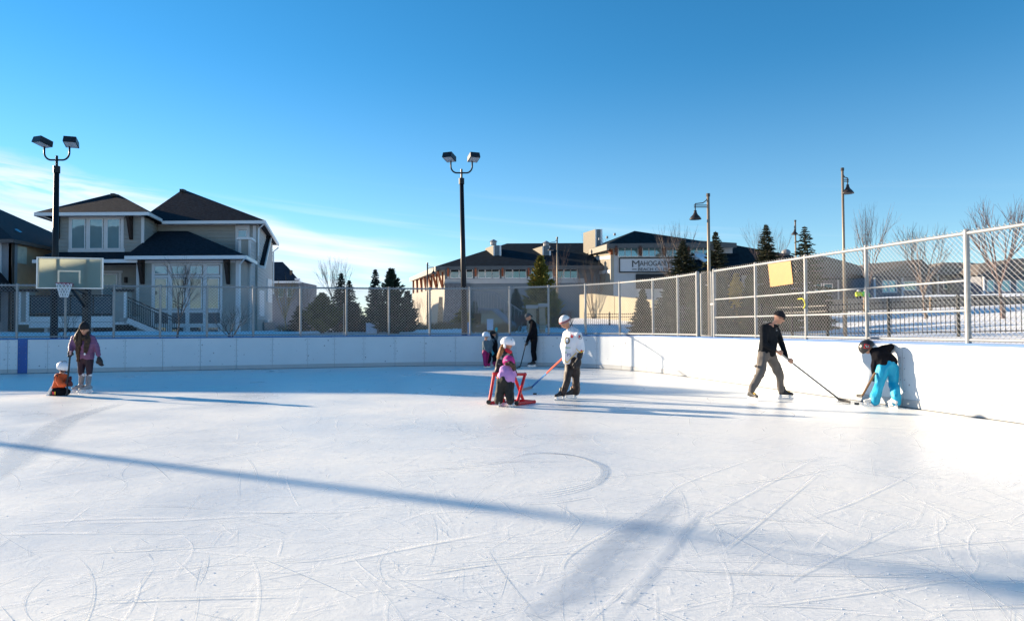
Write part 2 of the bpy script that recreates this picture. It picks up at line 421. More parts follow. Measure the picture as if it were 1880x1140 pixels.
part('base_gap', M('base_dark', (.07, .08, .09), .7), bd, lambda m: strip(m, joints[0], joints[-1], -.016, -.0105, 0, .016, 120))
part('cap_rail', cap_m, bd, lambda m: strip(m, joints[0], joints[-1], -.015, .16, BH-.028, BH+.012, 120))
part('board_frame', M('frame_steel', (.3, .31, .33), .5, metal=.6), bd, lambda m: strip(m, joints[0], joints[-1], .05, .14, 0, BH-.04, 120))
# bolt heads down each joint
bm_ = MB()
for sj in joints[1:-1]:
    for o in (-.05, .05):
        for z in (.3, .5, .7, .9, 1.08):
            p, nn = path(sj+o); c = V((p.x-nn.x*.002, p.y-nn.y*.002, z)); t = V((-nn.y, nn.x, 0))*.009; u = V((0, 0, .009))
            bm_.add([c-t-u-V((nn.x, nn.y, 0))*.004, c+t-u-V((nn.x, nn.y, 0))*.004, c+t+u-V((nn.x, nn.y, 0))*.004, c-t+u-V((nn.x, nn.y, 0))*.004], [(0, 1, 2, 3)])
bm_.build('bolt_heads', M('bolt', (.22, .24, .28), .5), bd, kind='stuff')

# ------------------------------------------------------------------ chain-link fence
galv = M('galvanised_steel', (.27, .28, .29), .45, .12, 9, .05, 60, metal=.1, spec=.5)
wire_m = M('galvanised_wire', (.32, .33, .34), .5, .1, 5, metal=0, spec=.3)
FT = 3.02; FB = BH+.035; FO = .07
fence = thing('chain_link_fence', 'galvanised chain link fence standing on top of the rink boards', 'fence', (*(uv2w(0, VB+FO)), BH))
def fp(s, z): p, n = path(s); return V((p.x+n.x*FO, p.y+n.y*FO, z))
def netting(mb, s0, s1, z0, z1, pitch=.088, r=.0036):
    a = fp(s0, 0); b = fp(s1, 0); Lg = (b-a).length; d = (b-a)/Lg; nn = V((-d.y, d.x, 0)); hh = z1-z0
    for sg in (1, -1):
        k = -hh if sg > 0 else 0
        x = math.floor(k/pitch)*pitch
        while x < (Lg if sg > 0 else Lg+hh):
            # the line t -> (x+sg*t, t)
            t0, t1 = 0, hh
            if sg > 0: t0 = max(t0, -x); t1 = min(t1, Lg-x)
            else: t0 = max(t0, x-Lg); t1 = min(t1, x)
            if t1-t0 > .02:
                o = nn*(.004*sg)
                mb.tube([a+d*(x+sg*t0)+V((0, 0, z0+t0))+o, a+d*(x+sg*t1)+V((0, 0, z0+t1))+o], r, 3, False)
            x += pitch
posts_px = [31, 120, 209, 294, 380, 465, 552, 636, 714, 789, 863, 936, 1007, 1075, 1138, 1199, 1245, 1281]
sp = [s_of_px(x, FO) for x in posts_px]
s = sp[0]
pre = []
while s > 2.5: s -= 1.75; pre.insert(0, s)
sp = pre+sp
right = [s_of_px(x, FO) for x in (1312, 1388, 1480, 1592, 1777)]
s = right[-1]; r2 = []
while s < SMAX-3: s += 2.4; r2.append(s)
def fpost(s, r, z0=BH+.01, z1=FT+.03):
    p = fp(s, 0); part('post', galv, fence, lambda m: m.tube([(p.x, p.y, z0), (p.x, p.y, z1), (p.x, p.y, z1+.02)], [r, r, r*.5], 12), smooth=False)
def frail(name, s0, s1, z, r):
    part(name, galv, fence, lambda m: m.tube([fp(s0, z), fp(s1, z)], r, 10, False), smooth=True)
for i, s in enumerate(sp): fpost(s, .055 if i == len(sp)-1 else .040)
for s in right+r2: fpost(s, .047 if s in (right[0], right[-1]) else .037)
for A, B in list(zip(sp[:-1], sp[1:]))+list(zip((right+r2)[:-1], (right+r2)[1:])):
    frail('top_rail', A, B, FT-.02, .030); frail('bottom_rail', A, B, FB+.03, .026)
    part('wire_mesh', wire_m, fence, lambda m: netting(m, A, B, FB-.01, FT+.045, .112 if A < sp[-1] else .090, .0042 if A < sp[-1] else .0031))
for A, B in zip(right[:-1], right[1:]):
    frail('mid_rail', A, B, BH+.565*(FT-BH), .021); frail('mid_rail', A, B, BH+.297*(FT-BH), .021)
# the extra thin upright beside one post and its clamps
q = s_of_px(631, FO)
part('thin_upright', galv, fence, lambda m: m.tube([fp(q, BH+.02), fp(q, BH+1.25)], .014, 8))
gs0, gs1 = s_of_px(1287.5, FO), s_of_px(1307, FO)
gate = thing('fence_gate', 'narrow chain link gate between two thick posts in the rink fence', 'gate', fp((gs0+gs1)/2, BH))
part('frame', galv, gate, lambda m: (m.tube([fp(gs0, BH+.04), fp(gs0, FT-.03), fp(gs1, FT-.03), fp(gs1, BH+.04), fp(gs0, BH+.04)], .024, 8)))
part('wire_mesh', wire_m, gate, lambda m: netting(m, gs0, gs1, BH+.05, FT+.02))
part('latch', galv, gate, lambda m: m.bar(fp(gs1-.05, 2.1), fp(gs1+.2, 2.1), .05))
# yellow sheet tied to the fence
def on_fence(px, z, off=-.03):
    s = s_of_px(px, FO); p = fp(s, z); n = path(s)[1]; return V((p.x+n.x*off, p.y+n.y*off, z))
def fz(px, py):      # height of picture point on the fence plane
    s = s_of_px(px, FO); p = fp(s, 0); return P(px, py, p.y).z
c4 = [on_fence(x, fz(x, y)) for x, y in ((1417, 527), (1459, 521), (1455, 479), (1413, 485))]
nn = V((path(right[1])[1].x, path(right[1])[1].y, 0))*.006
ys = MB(); ys.hexa([c4[0], c4[1], c4[1]+nn, c4[0]+nn], [c4[3], c4[2], c4[2]+nn, c4[3]+nn])
ys.build('yellow_sheet', M('yellow_plastic', (.35, .14, .014), .5, .06, 6, .2, 30), label='blank faded yellow square sheet hung on the chain link fence', cat='sign')
for (x0, y0, pts) in ((1480, 549, [(1469, 549), (1477, 548), (1480, 552), (1482, 560), (1479, 566)]),):
    m = MB(); m.tube([on_fence(x, fz(x, y), -.05) for x, y in pts], .012, 6)
    m.build('yellow_tie', M('yellow_tape', (.75, .68, .05), .5), label='bright yellow tape tied around a fence post right of the yellow sheet', cat='tape')

# ------------------------------------------------------------------ flood light poles
pole_m = M('pole_black', (.007, .010, .015), .45, .1, 5, .05, 30, spec=.25)
box_m = M('fixture_bronze', (.012, .014, .022), .4, .1, 5)
lens_m = M('fixture_lens', (.42, .45, .48), .25, .08, 3, spec=.6)
def flood_pole(x, y, ztop, label, tilt=0.0, arm_dir=None, grp='flood light poles behind the boards'):
    z0 = T(x, y); root = thing('light_pole', label, 'light pole', (x, y, z0), grp)
    top = V((x+tilt*(ztop-z0), y, ztop))
    part('pole', pole_m, root, lambda m: m.tube([(x, y, z0), top], [.13, .085], 14), smooth=True)
    part('collar', pole_m, root, lambda m: m.tube([top-V((0, 0, .22)), top+V((0, 0, .03))], [.115, .115], 14))
    part('spigot', pole_m, root, lambda m: m.tube([top, top+V((0, 0, .42))], .045, 10))
    ax = V((ct, st*.2, 0)).normalized() if arm_dir is None else arm_dir
    def curve(sg):
        c = top+V((0, 0, .26)); pts = [c]
        for k in range(9):
            a = math.pi/2*k/8; pts.append(c+ax*sg*(.20+.25*math.sin(a))+V((0, 0, .28*(1-math.cos(a)))))
        pts.append(pts[-1]+V((0, 0, .22))); return pts
    for sg in (-1, 1):
        pts = curve(sg); part('arm', pole_m, root, lambda m: m.tube(pts, .033, 8), smooth=True)
        e = pts[-1]
        tl = rad(14)
        out = V((ax.x*sg*.35, -.94, 0)).normalized()       # where the head looks
        f = (out*math.cos(tl)+V((0, 0, -1))*math.sin(tl)*0).normalized()
        side = V((-out.y, out.x, 0)); up = V((0, 0, 1)); fw = (out*math.cos(tl)+up*math.sin(tl)*1.0).normalized(); un = side.cross(fw).normalized()
        if un.z < 0: un = -un
        c = e+V((0, 0, .17)) + ax*sg*.06
        hw, hl, hh = .215, .255, .11
        def hx(m, g=1.0, lo=-hh, hi=hh):
            q = lambda a, b, cc: c+side*a*hw*g+fw*b*hl*g+un*cc
            m.hexa([q(-1, -1, lo), q(1, -1, lo), q(1, 1, lo), q(-1, 1, lo)], [q(-.93, -.93, hi), q(.93, -.93, hi), q(.93, .93, hi), q(-.93, .93, hi)])
        hd = part('lamp_head', box_m, root, lambda m: hx(m), recalc=True)
        part('lens', lens_m, hd, lambda m: hx(m, .86, -hh-.012, -hh+.004), recalc=True)
    return root
def wz(py, Y, px=940): return P(px, py, Y).z
p1 = P(99, 600, 25.0); flood_pole(p1.x, 25.0, wz(307, 25, 96), 'tall black pole with two flood light heads behind the basketball backboard', 0.006)
p2 = P(853, 560, 28.6); flood_pole(p2.x, 28.6, wz(329, 28.6, 847), 'tall black pole with two flood light heads standing in front of the long club wing', -.016)
flood_pole(-29.2, 20.2, wz(307, 25, 96)+.2, 'tall black flood light pole outside the left edge of the picture')

# ------------------------------------------------------------------ basketball hoop
hm = M('hoop_black', (.006, .007, .010), .5, .1, 6)
alu = M('hoop_frame', (.62, .64, .66), .35, .08, 6, metal=.5)
def acryl():
    m = M('backboard_acrylic', (.22, .26, .25), .5, .12, 3, .1, 20)
    b = m.node_tree.nodes['Principled BSDF']; b.inputs['Transmission Weight'].default_value = .0
    t = m.node_tree; tr = t.nodes.new('ShaderNodeBsdfTranslucent'); tr.inputs[0].default_value = (.72, .74, .62, 1)
    tp = t.nodes.new('ShaderNodeBsdfTransparent'); mx = t.nodes.new('ShaderNodeMixShader'); mx.inputs[0].default_value = .6
    mx2 = t.nodes.new('ShaderNodeMixShader'); mx2.inputs[0].default_value = .10; out = t.nodes['Material Output']
    t.links.new(b.outputs[0], mx.inputs[1]); t.links.new(tr.outputs[0], mx.inputs[2]); t.links.new(mx.outputs[0], mx2.inputs[1]); t.links.new(tp.outputs[0], mx2.inputs[2]); t.links.new(mx2.outputs[0], out.inputs[0]); return m
bc = P(129, 501.5, 22.15)
ax = V((ct, st, 0)); fr = V((st, -ct, 0))         # along the board, into the rink
hoop = thing('basketball_hoop', 'basketball backboard with rim and white net leaning over the boards at left', 'basketball hoop', (bc.x, bc.y, 1.0))
hw, hh2 = .965, .51
def q(a, b, c): return bc+ax*a+V((0, 0, b))+fr*c
def slab(m, a0, a1, b0, b1, c0, c1): m.hexa([q(a0, b0, c1), q(a1, b0, c1), q(a1, b0, c0), q(a0, b0, c0)], [q(a0, b1, c1), q(a1, b1, c1), q(a1, b1, c0), q(a0, b1, c0)])
bb = part('backboard', acryl(), hoop, lambda m: slab(m, -hw+.03, hw-.03, -hh2+.03, hh2-.03, -.006, .006))
def frm(m):
    slab(m, -hw, -hw+.04, -hh2, hh2, -.03, .02); slab(m, hw-.04, hw, -hh2, hh2, -.03, .02)
    slab(m, -hw+.04, hw-.04, hh2-.035, hh2, -.029, .019); slab(m, -hw+.04, hw-.04, -hh2, -hh2+.035, -.029, .019)
part('board_frame', alu, hoop, frm)
cream = M('line_cream', (.80, .66, .50), .5, .05)
def lines(m):
    for a0, a1, b0, b1 in ((-.36, .30, .04, .09), (-.36, -.31, -.34, .04), (.25, .30, -.34, .04), (-.90, .90, .445, .46), (-.905, -.89, -.45, .445), (.89, .905, -.45, .445)):
        slab(m, a0, a1, b0, b1, .007, .009)
part('target_square', cream, bb, lines)
part('support_bar', hm, hoop, lambda m: (slab(m, -.44, -.385, -hh2, hh2, -.075, -.032), slab(m, .42, .475, -hh2, hh2, -.075, -.032)))
pc = P(159, 560, 23.9)
rimc = bc+fr*.42+V((0, 0, -.36))-ax*.03
rim_m = M('rim_maroon', (.30, .06, .10), .45, .1)
rim = part('rim', rim_m, hoop, lambda m: (m.tube([rimc+V((math.cos(2*math.pi*i/24)*.228, math.sin(2*math.pi*i/24)*.228, 0)) for i in range(25)], .012, 8, False), m.hexa([q(-.14, -.42, .18), q(.10, -.42, .18), q(.10, -.42, .01), q(-.14, -.42, .01)], [q(-.14, -.345, .2), q(.10, -.345, .2), q(.10, -.345, .01), q(-.14, -.345, .01)])))
def net(m):
    n = 12
    for lv in range(5):
        for i in range(n):
            r0 = .225-.024*lv; r1 = .225-.024*(lv+1); z0 = -.09*lv; z1 = -.09*(lv+1); off = .5*(lv % 2)
            for dd in (-.5, .5):
                a = 2*math.pi*(i+off)/n; b = 2*math.pi*(i+off+dd)/n
                m.tube([rimc+V((r0*math.cos(a), r0*math.sin(a), z0)), rimc+V((r1*math.cos(b), r1*math.sin(b), z1))], .0075, 4, False)
part('net', M('net_white', (.78, .78, .80), .8, .05), hoop, net)
part('mast', hm, hoop, lambda m: m.bar((pc.x, pc.y, T(pc.x, pc.y)-.2), (pc.x, pc.y, 2.95), .20, .20, V((0, 1, 0))))
part('extension_arm', hm, hoop, lambda m: (m.bar((pc.x, pc.y, 2.75), q(.06, -.43, -.08), .11), m.bar((pc.x, pc.y, 2.25), q(.02, -.50, -.10), .09), m.bar((pc.x, pc.y, 2.90), q(.44, .40, -.08), .035), m.bar((pc.x, pc.y, 2.80), q(-.42, .25, -.08), .035)))

# ------------------------------------------------------------------ houses
def glass(name, col=(.10, .15, .18), gl=.35, tint=(.85, .95, 1)):
    if name in MATS: return MATS[name]
    m = M(name, col, .25, .12, .7, spec=.6); t = m.node_tree; b = t.nodes['Principled BSDF']
    g = t.nodes.new('ShaderNodeBsdfGlossy'); g.inputs[0].default_value = (*tint, 1); g.inputs['Roughness'].default_value = .03
    n = t.nodes.new('ShaderNodeTexNoise'); n.inputs['Scale'].default_value = .9; bp = t.nodes.new('ShaderNodeBump'); bp.inputs['Strength'].default_value = .12; bp.inputs['Distance'].default_value = .05
    tc = t.nodes.new('ShaderNodeTexCoord'); t.links.new(tc.outputs['Object'], n.inputs['Vector']); t.links.new(n.outputs[0], bp.inputs['Height']); t.links.new(bp.outputs[0], g.inputs['Normal'])
    mx = t.nodes.new('ShaderNodeMixShader'); mx.inputs[0].default_value = gl; t.links.new(b.outputs[0], mx.inputs[1]); t.links.new(g.outputs[0], mx.inputs[2]); t.links.new(mx.outputs[0], t.nodes['Material Output'].inputs[0]); return m
blind_sky = glass('glass_sky_blinds', (.13, .27, .32), .26, (.35, .55, .66)); dark_gl = glass('glass_dark', (.02, .028, .032), .30, (.40, .52, .56))  # first pane: blue-green base colour paints in reflected sky, over pale blinds
sid = M('siding_taupe', (.31, .31, .295), .75, .06, 2, .08, 30)
sid_l = M('siding_skylit', (.42, .44, .45), .75, .05, 2, .08, 30)  # paler copy of the siding for side walls, sky light painted into it
trim = M('trim_white', (.64, .64, .66), .55, .04, 2)
gutter = M('gutter_white', (.74, .75, .77), .4, .03, 2)
brown = M('bracket_brown', (.028, .015, .012), .6, .15, 6)
shing = M('shingles', (.012, .019, .028), .9, .5, 2.4, .6, 14, spec=.1, stretch=(2.2, 2.2, 7), c2=(.024, .033, .046))
blackm = M('railing_black', (.012, .013, .015), .4, .1)
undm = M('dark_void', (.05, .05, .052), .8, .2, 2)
conc = M('concrete', (.36, .35, .34), .85, .08, 3, .2, 20)
def siding(root, a, b, z0, z1, mat=sid, h=.26, proud=.034, name='siding_board', top=None):
    a = V((a[0], a[1], 0)); b = V((b[0], b[1], 0)); d = (b-a).normalized(); n = V((d.y, -d.x, 0))
    k = max(1, round((z1-z0)/h)); hh = (z1-z0)/k
    for i in range(k):
        za = z0+hh*i; zb = za+hh
        e0, e1 = (0, 0) if top is None else top((za+zb)/2)
        A = a+d*e0; B = b-d*e1
        if (B-A).dot(d) < .05: continue
        part(name, mat, root, lambda m: m.hexa([A+n*proud+V((0, 0, za)), B+n*proud+V((0, 0, za)), B-n*.03+V((0, 0, za)), A-n*.03+V((0, 0, za))],
             [A+n*.004+V((0, 0, zb-.004)), B+n*.004+V((0, 0, zb-.004)), B-n*.03+V((0, 0, zb-.004)), A-n*.03+V((0, 0, zb-.004))]))
def hip(root, name, E, R, mat=shing, th=.16):
    # E: 4 eave points front-left, front-right, back-right, back-left ; R: ridge left, ridge right
    m = MB(); dn = V((0, 0, -th)); vs = [V(p) for p in E]+[V(p) for p in R]+[V(p)+dn for p in E]
    fs = [(0, 1, 5, 4), (1, 2, 5), (2, 3, 4, 5), (3, 0, 4), (9, 8, 7, 6), (6, 7, 1, 0), (7, 8, 2, 1), (8, 9, 3, 2), (9, 6, 0, 3)]
    m.add(vs, fs); return m.build(name, mat, root)
def fascia(root, pts, h=.22, w=.13, mat=gutter, dz=-.02, name='gutter'):
    for a, b in zip(pts[:-1], pts[1:]):
        part(name, mat, root, lambda m: m.bar(V(a)+V((0, 0, dz-h/2)), V(b)+V((0, 0, dz-h/2)), w, h))
def window(root, x0, y0, x1, y1, Y, pane=blind_sky, fr=.055, t=.07, frame_mat=gutter, px_frame=None, out=.075):
    a = P(x0, (y0+y1)/2, Y); b = P(x1, (y0+y1)/2, Y); lo = P((x0+x1)/2, y1, Y).z; hi = P((x0+x1)/2, y0, Y).z
    def f(m):
        y = Y-out
        m.box(a.x-fr, y, lo-fr, a.x, y+t, hi+fr); m.box(b.x, y, lo-fr, b.x+fr, y+t, hi+fr)
        m.box(a.x, y+.001, lo-fr, b.x, y+t, lo); m.box(a.x, y+.001, hi, b.x, y+t, hi+fr)
    w = part('window', frame_mat, root, f)
    part('pane', pane, w, lambda m: m.box(a.x, Y-out+.03, lo, b.x, Y-out+.045, hi)); return w
def X(px, py, Y): return P(px, py, Y).x
def Z(px, py, Y): return P(px, py, Y).z

hs_ = thing('house', 'large two storey taupe house with white trim and dark hip roofs at left', 'house', (X(280, 500, 50), 50, 1.0))
YA, YB, YC = 46.0, 49.0, 44.2
zg = .95
# -- bodies (walls)
xa0, xa1 = X(99, 430, YA), X(263, 430, YA)
KS = -.2
def sbox(m, x0, y0, z0, x1, y1, z1): e = KS*(y1-y0); m.hexa([(x0, y0, z0), (x1, y0, z0), (x1+e, y1, z0), (x0+e, y1, z0)], [(x0, y0, z1), (x1, y0, z1), (x1+e, y1, z1), (x0+e, y1, z1)])
part('wall', sid, hs_, lambda m: sbox(m, xa0+.03, YA+.03, zg-.5, xa1-.03, YA+8, Z(180, 394, YA)))
xb1 = X(473, 430, YB); xfar = X(500, 450, 60)
def body(m):
    zt = Z(400, 408, YB)
    m.add([(xa0+.5, YB+.03, zg-.5), (xb1, YB+.03, zg-.5), (xfar, 60, zg-.5), (xa0+.5, 61, zg-.5), (xa0+.5, YB+.03, zt), (xb1, YB+.03, zt), (xfar, 60, Z(500, 447, 60)-.1), (xa0+.5, 61, zt)],
          [(3, 2, 1, 0), (4, 5, 6, 7), (0, 1, 5, 4), (1, 2, 6, 5), (2, 3, 7, 6), (3, 0, 4, 7)])
part('wall', sid, hs_, body)
xc0, xc1 = X(250, 540, YC), X(441, 540, YC)
part('wall', sid, hs_, lambda m: sbox(m, xc0+.03, YC+.03, zg-.5, xc1-.03, YC+2.9, Z(340, 474, YC)))
# siding
siding(hs_, (xa0, YA), (xa1, YA), Z(180, 464, YA)-.1, Z(180, 397, YA))
siding(hs_, (xa1, YA), (xa1+KS*3, YB), Z(270, 464, YA), Z(270, 397, YA))
siding(hs_, (xa1, YB), (X(432, 430, YB), YB), Z(360, 470, YB), Z(360, 411, YB))
siding(hs_, (X(446, 450, YB), YB), (xb1, YB), zg-.4, Z(460, 412, YB))
siding(hs_, (xc0, YC), (xc1, YC), Z(340, 575, YC), Z(340, 482, YC))
siding(hs_, (X(407, 590, YC), YC), (xc1, YC), zg-.4, Z(340, 575, YC))
siding(hs_, (X(184, 500, YA), YA), (xc0, YA), Z(220, 600, YA), Z(220, 484, YA))
dd = V((xfar-xb1, 60-YB, 0))
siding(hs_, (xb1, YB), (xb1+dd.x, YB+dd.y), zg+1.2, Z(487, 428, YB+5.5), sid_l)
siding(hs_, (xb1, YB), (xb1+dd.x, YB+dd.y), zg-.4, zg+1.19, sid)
# trims
def tb(x0, y0, x1, y1, Y, t=.06, name='trim_board', mat=trim): part(name, mat, hs_, lambda m: m.fb(x0, y0, x1, y1, Y-.06, t+.01))
tb(99, 392, 101.5, 470, YA); tb(259, 398, 264, 459, YA); tb(101.5, 393, 259, 398, YA)
tb(290, 409, 432, 413.5, YB); tb(464, 414, 470, 475, YB)
tb(250, 478, 255, 560, YC); tb(255, 478, 432, 482.5, YC); tb(432.5, 478, 441, 613, YC)
tb(126, 398.5, 227, 402, YA, .065); tb(126, 402, 131, 457, YA, .065); tb(158, 402, 164, 457, YA, .065); tb(190.5, 402, 196, 457, YA, .065); tb(221, 402, 227, 457, YA, .065)
tb(124.5, 457, 228.5, 463.5, YA, .12)
tb(432, 413.5, 437.5, 470, YB, .07); tb(437.5, 413.5, 458, 421.5, YB, .07); tb(453.5, 421.5, 458, 436, YB, .07)
# dark brackets
for x0, x1, y0, y1, Y in ((105.5, 112, 394, 439, YA), (239.5, 246, 396, 440.5, YA), (260, 267.5, 478, 522, YC), (417, 424, 478, 522, YC)):
    def br(m):
        a = X(x0, y0, Y); b = X(x1, y0, Y); zt = Z(x0, y0, Y); zb = Z(x0, y1, Y)
        m.box(a+.02, Y-.16, zb, b-.02, Y-.055, zt)
        m.hexa([(a, Y-.62, zt-.22), (b, Y-.62, zt-.22), (b, Y-.16, zt-.30), (a, Y-.16, zt-.30)], [(a, Y-.62, zt), (b, Y-.62, zt), (b, Y-.16, zt), (a, Y-.16, zt)])
        m.hexa([(a+.03, Y-.22, zb+.1), (b-.03, Y-.22, zb+.1), (b-.03, Y-.161, zb+.02), (a+.03, Y-.161, zb+.02)], [(a+.03, Y-.6, zt-.25), (b-.03, Y-.6, zt-.25), (b-.03, Y-.45, zt-.25), (a+.03, Y-.45, zt-.25)])
    part('bracket', brown, hs_, br)
# windows
for x0, x1 in ((133, 156), (166, 188.5), (198.5, 219.5)): window(hs_, x0, 403.5, x1, 456, YA, blind_sky, .05, .08)
window(hs_, 438.5, 424, 452.5, 435.5, YB, blind_sky, .05, .08)
cols = ((285, 306), (317, 338), (349.5, 370), (380.5, 401.5))
for i, (x0, x1) in enumerate(cols):
    window(hs_, x0, 489.5, x1, 502, YC, blind_sky, .05, .08); window(hs_, x0, 512, x1, 566, YC, dark_gl, .05, .08); window(hs_, x0, 601, x1, 616, YC, dark_gl, .05, .08)
    part('recessed_panel', M('panel_slate', (.10, .105, .12), .7, .1), hs_, lambda m: m.fb(x0, 575, x1+1.5, 593, YC-.03, .05))
for a, b, c, d in ((278, 484, 283, 616), (308, 484, 315, 616), (340.5, 484, 347.5, 616), (372.5, 484, 378.5, 616), (404, 484, 408, 616)): tb(a, b, c, d, YC, .045)
for b, d in ((483.5, 486.5), (505, 509), (569, 573.8), (594.2, 599)): tb(283, b, 404, d, YC+.006, .04)
# patio door and wall lamp
window(hs_, 190, 505, 214, 580, YA, blind_sky, .10, .1); tb(184, 497, 225, 501, YA, .1); tb(217, 501.5, 222.5, 580, YA, .08)
wl = part('wall_lamp', blackm, hs_, lambda m: (m.box(X(231, 512, YA), YA-.2, Z(231, 519, YA), X(235, 512, YA), YA-.04, Z(231, 509, YA))))
# box bay (chimney chase) at the right
xk0, xk1 = X(437.5, 520, 47.2), X(460, 520, 47.2)
part('chase', sid, hs_, lambda m: sbox(m, xk0, 47.2, zg-.4, xk1, YB+.3, Z(450, 440, 47.2)))
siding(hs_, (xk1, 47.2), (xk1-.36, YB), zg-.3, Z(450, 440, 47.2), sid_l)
part('chase_cap', gutter, hs_, lambda m: sbox(m, xk0-.08, 47.1, Z(450, 440, 47.2), xk1+.1, YB+.3, Z(450, 436, 47.2)))
tb(437.5, 440.5, 442, 612, 47.2); tb(455.5, 440.5, 460, 612, 47.2)
# roofs
za = Z(180, 390, 45.4)
EA = [(X(64, 388, 45.3), 45.3, za), (X(272, 388, 45.3), 45.3, za), (X(272, 388, 45.3)-1.7, 54, za), (X(64, 388, 45.3)-1.7, 54, za)]
hip(hs_, 'roof', EA, [(X(200, 357, 50), 50, Z(200, 357, 50)), (X(214, 357, 50), 50.2, Z(214, 357, 50.2))])
zb = Z(400, 405, 48.2)
EBp = [(X(252, 403, 48.2), 48.2, zb), (X(486, 406, 48.2), 48.2, zb), tuple(P(511, 447, 61)), (X(250, 403, 61), 61.5, zb)]
hip(hs_, 'roof', EBp, [tuple(P(333, 349.5, 55)), tuple(P(341, 349.5, 57))])
fascia(hs_, [EA[0], EA[1], (EA[1][0]-.6, 48.2, za)]); fascia(hs_, [EA[3], EA[0]])
fascia(hs_, [(EA[1][0]-.55, 48.2, zb), EBp[1], EBp[2]])
zc = Z(340, 469, 43.3)
EC = [(X(230, 469, 43.3), 43.3, zc), (X(451, 469, 43.3), 43.3, zc), (X(451, 469, 43.3)-.85, 47.4, zc), (X(252, 469, 43.3)-.85, 47.4, zc)]
hip(hs_, 'roof', EC, [tuple(P(290, 424.5, 48.6)), tuple(P(345, 424.5, 48.6))]); fascia(hs_, [EC[3], EC[0], EC[1], EC[2]])
zd = Z(150, 476, 43.6)
part('roof', shing, hs_, lambda m: m.hexa([(X(60, 476, 43.6), 43.6, zd-.15), (xc0, 43.6, zd-.15), (xc0, 46.1, zd-.15), (X(98, 470, 46), 46.1, zd-.15)], [(X(60, 476, 43.6), 43.6, zd), (xc0, 43.6, zd), (xc0, 46.1, Z(150, 462, 46)), (X(98, 463, 46), 46.1, Z(98, 462, 46))]))
fascia(hs_, [(X(60, 476, 43.6), 43.6, zd), (xc0+.4, 43.6, zd)])
part('roof', shing, hs_, lambda m: m.add([P(464, 480, 50.2), P(485, 485, 50.2), P(497, 431, 56), P(484, 430, 54), P(464, 484, 50.3), P(485, 489, 50.3), P(497, 436, 56.1), P(484, 435, 54.1)], [(0, 1, 2, 3), (7, 6, 5, 4), (0, 4, 5, 1), (1, 5, 6, 2), (2, 6, 7, 3), (3, 7, 4, 0)]), recalc=True)
fascia(hs_, [P(463, 484, 50.1), P(486, 488, 50.1), P(498, 433, 56)], .2, .1)
for x, y, Yv in ((316, 386, 52), (374, 388, 52), (206, 360, 49.6), (333, 352, 54.6)):
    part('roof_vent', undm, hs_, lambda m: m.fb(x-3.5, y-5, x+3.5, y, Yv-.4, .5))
part('snow_patch', snow, hs_, lambda m: m.add([P(303, 403, 50.0), P(310, 404, 50.0), P(314, 401, 50.3), P(308, 396, 50.6), P(304, 399, 50.4)], [(0, 1, 2, 3, 4)]))
for pts in ([P(450, 474, 43.5), P(440, 486, 44.0), P(440, 612, 44.1)], [P(484, 412, 48.4), P(475, 420, 48.8), P(474, 470, 48.8)], [P(66, 393, 45.4), P(97, 404, 45.9), P(98, 462, 45.9)], [P(511, 455, 60.5), P(502, 462, 60), P(502, 540, 60)]):
    part('downspout', gutter, hs_, lambda m: m.tube(pts, .06, 6))
for x, z in ((478, 2.4), (493, 3.6)):
    yy = YB+ (x-473)/27*9; part('side_window', gutter, hs_, lambda m: m.box(X(x, 560, yy)-.02, yy-.5, z, X(x, 560, yy)+.12, yy+.5, z+1.9))
part('vent_hood', gutter, hs_, lambda m: m.box(X(489, 590, 54), 53.6, 1.9, X(489, 590, 54)+.25, 54, 2.15))
part('cellar_door', M('door_slate', (.08, .13, .15), .5), hs_, lambda m: m.box(X(483, 600, 52.6)-.1, 52.2, zg-.3, X(483, 600, 52.6)+.25, 54.5, 1.95))
# deck
Yd = 42.6; dk = thing('deck', 'raised back deck with glass railing and white trimmed posts', 'deck', (X(140, 590, Yd), Yd, zg))
x0d, x1d = X(40, 590, Yd), X(232, 590, Yd); zdk = Z(130, 581, Yd)
part('deck_floor', conc, dk, lambda m: m.box(x0d, Yd+.05, zdk-.25, x1d, 46.0, zdk))
for y0, y1 in ((581, 591.2), (591.8, 601.5)): part('fascia_board', gutter, dk, lambda m: m.fb(53, y0, 208, y1, Yd, .05))
part('underdeck_shade', undm, dk, lambda m: m.box(x0d, 45.8, zg-.5, x1d, 46.0, zdk-.25))  # dark sheet at the back paints in the shade below the deck
for x0, x1 in ((36, 52.5), (209, 232)):
    c = part('deck_column', sid, dk, lambda m: m.fb(x0, 534, x1, 590, Yd-.1, .6))
    for a, b in ((x0-2.5, x0+1.5), (x1-5, x1-.5)): part('trim_board', gutter, c, lambda m: m.fb(a, 536, b, 590.5, Yd-.15, .08))
    part('column_cap', brown, c, lambda m: m.fb(x0-4, 530.5, x1+1, 535, Yd-.25, .85)); part('trim_board', gutter, c, lambda m: m.fb(x0-4, 591, x1+1, 596, Yd-.16, .1))
for x in (81, 160): part('support_post', trim, dk, lambda m: m.fb(x, 602, x+6, 616, Yd+.3, .3))
part('railing', blackm, dk, lambda m: (m.fb(53, 541.5, 208, 544, Yd-.03, .06), m.fb(53, 576, 208, 579, Yd-.03, .06), *[m.fb(x, 544, x+1.8, 579, Yd-.02, .05) for x in (55, 92, 128, 170, 205)]))
gm = glass('rail_glass', (.06, .07, .075), .3, (.5, .6, .65))
for a, b in ((57, 91.5), (94, 127.5), (130, 169.5), (172, 204.5)): part('glass_panel', gm, dk, lambda m: m.fb(a, 545, b, 575, Yd, .015))
def stairs(m):
    for k in range(11):
        a = P(236+k*8.5, 584+k*3.6, Yd-.1); m.box(a.x, Yd-1.1, a.z-.22, a.x+.32, Yd+.1, a.z)
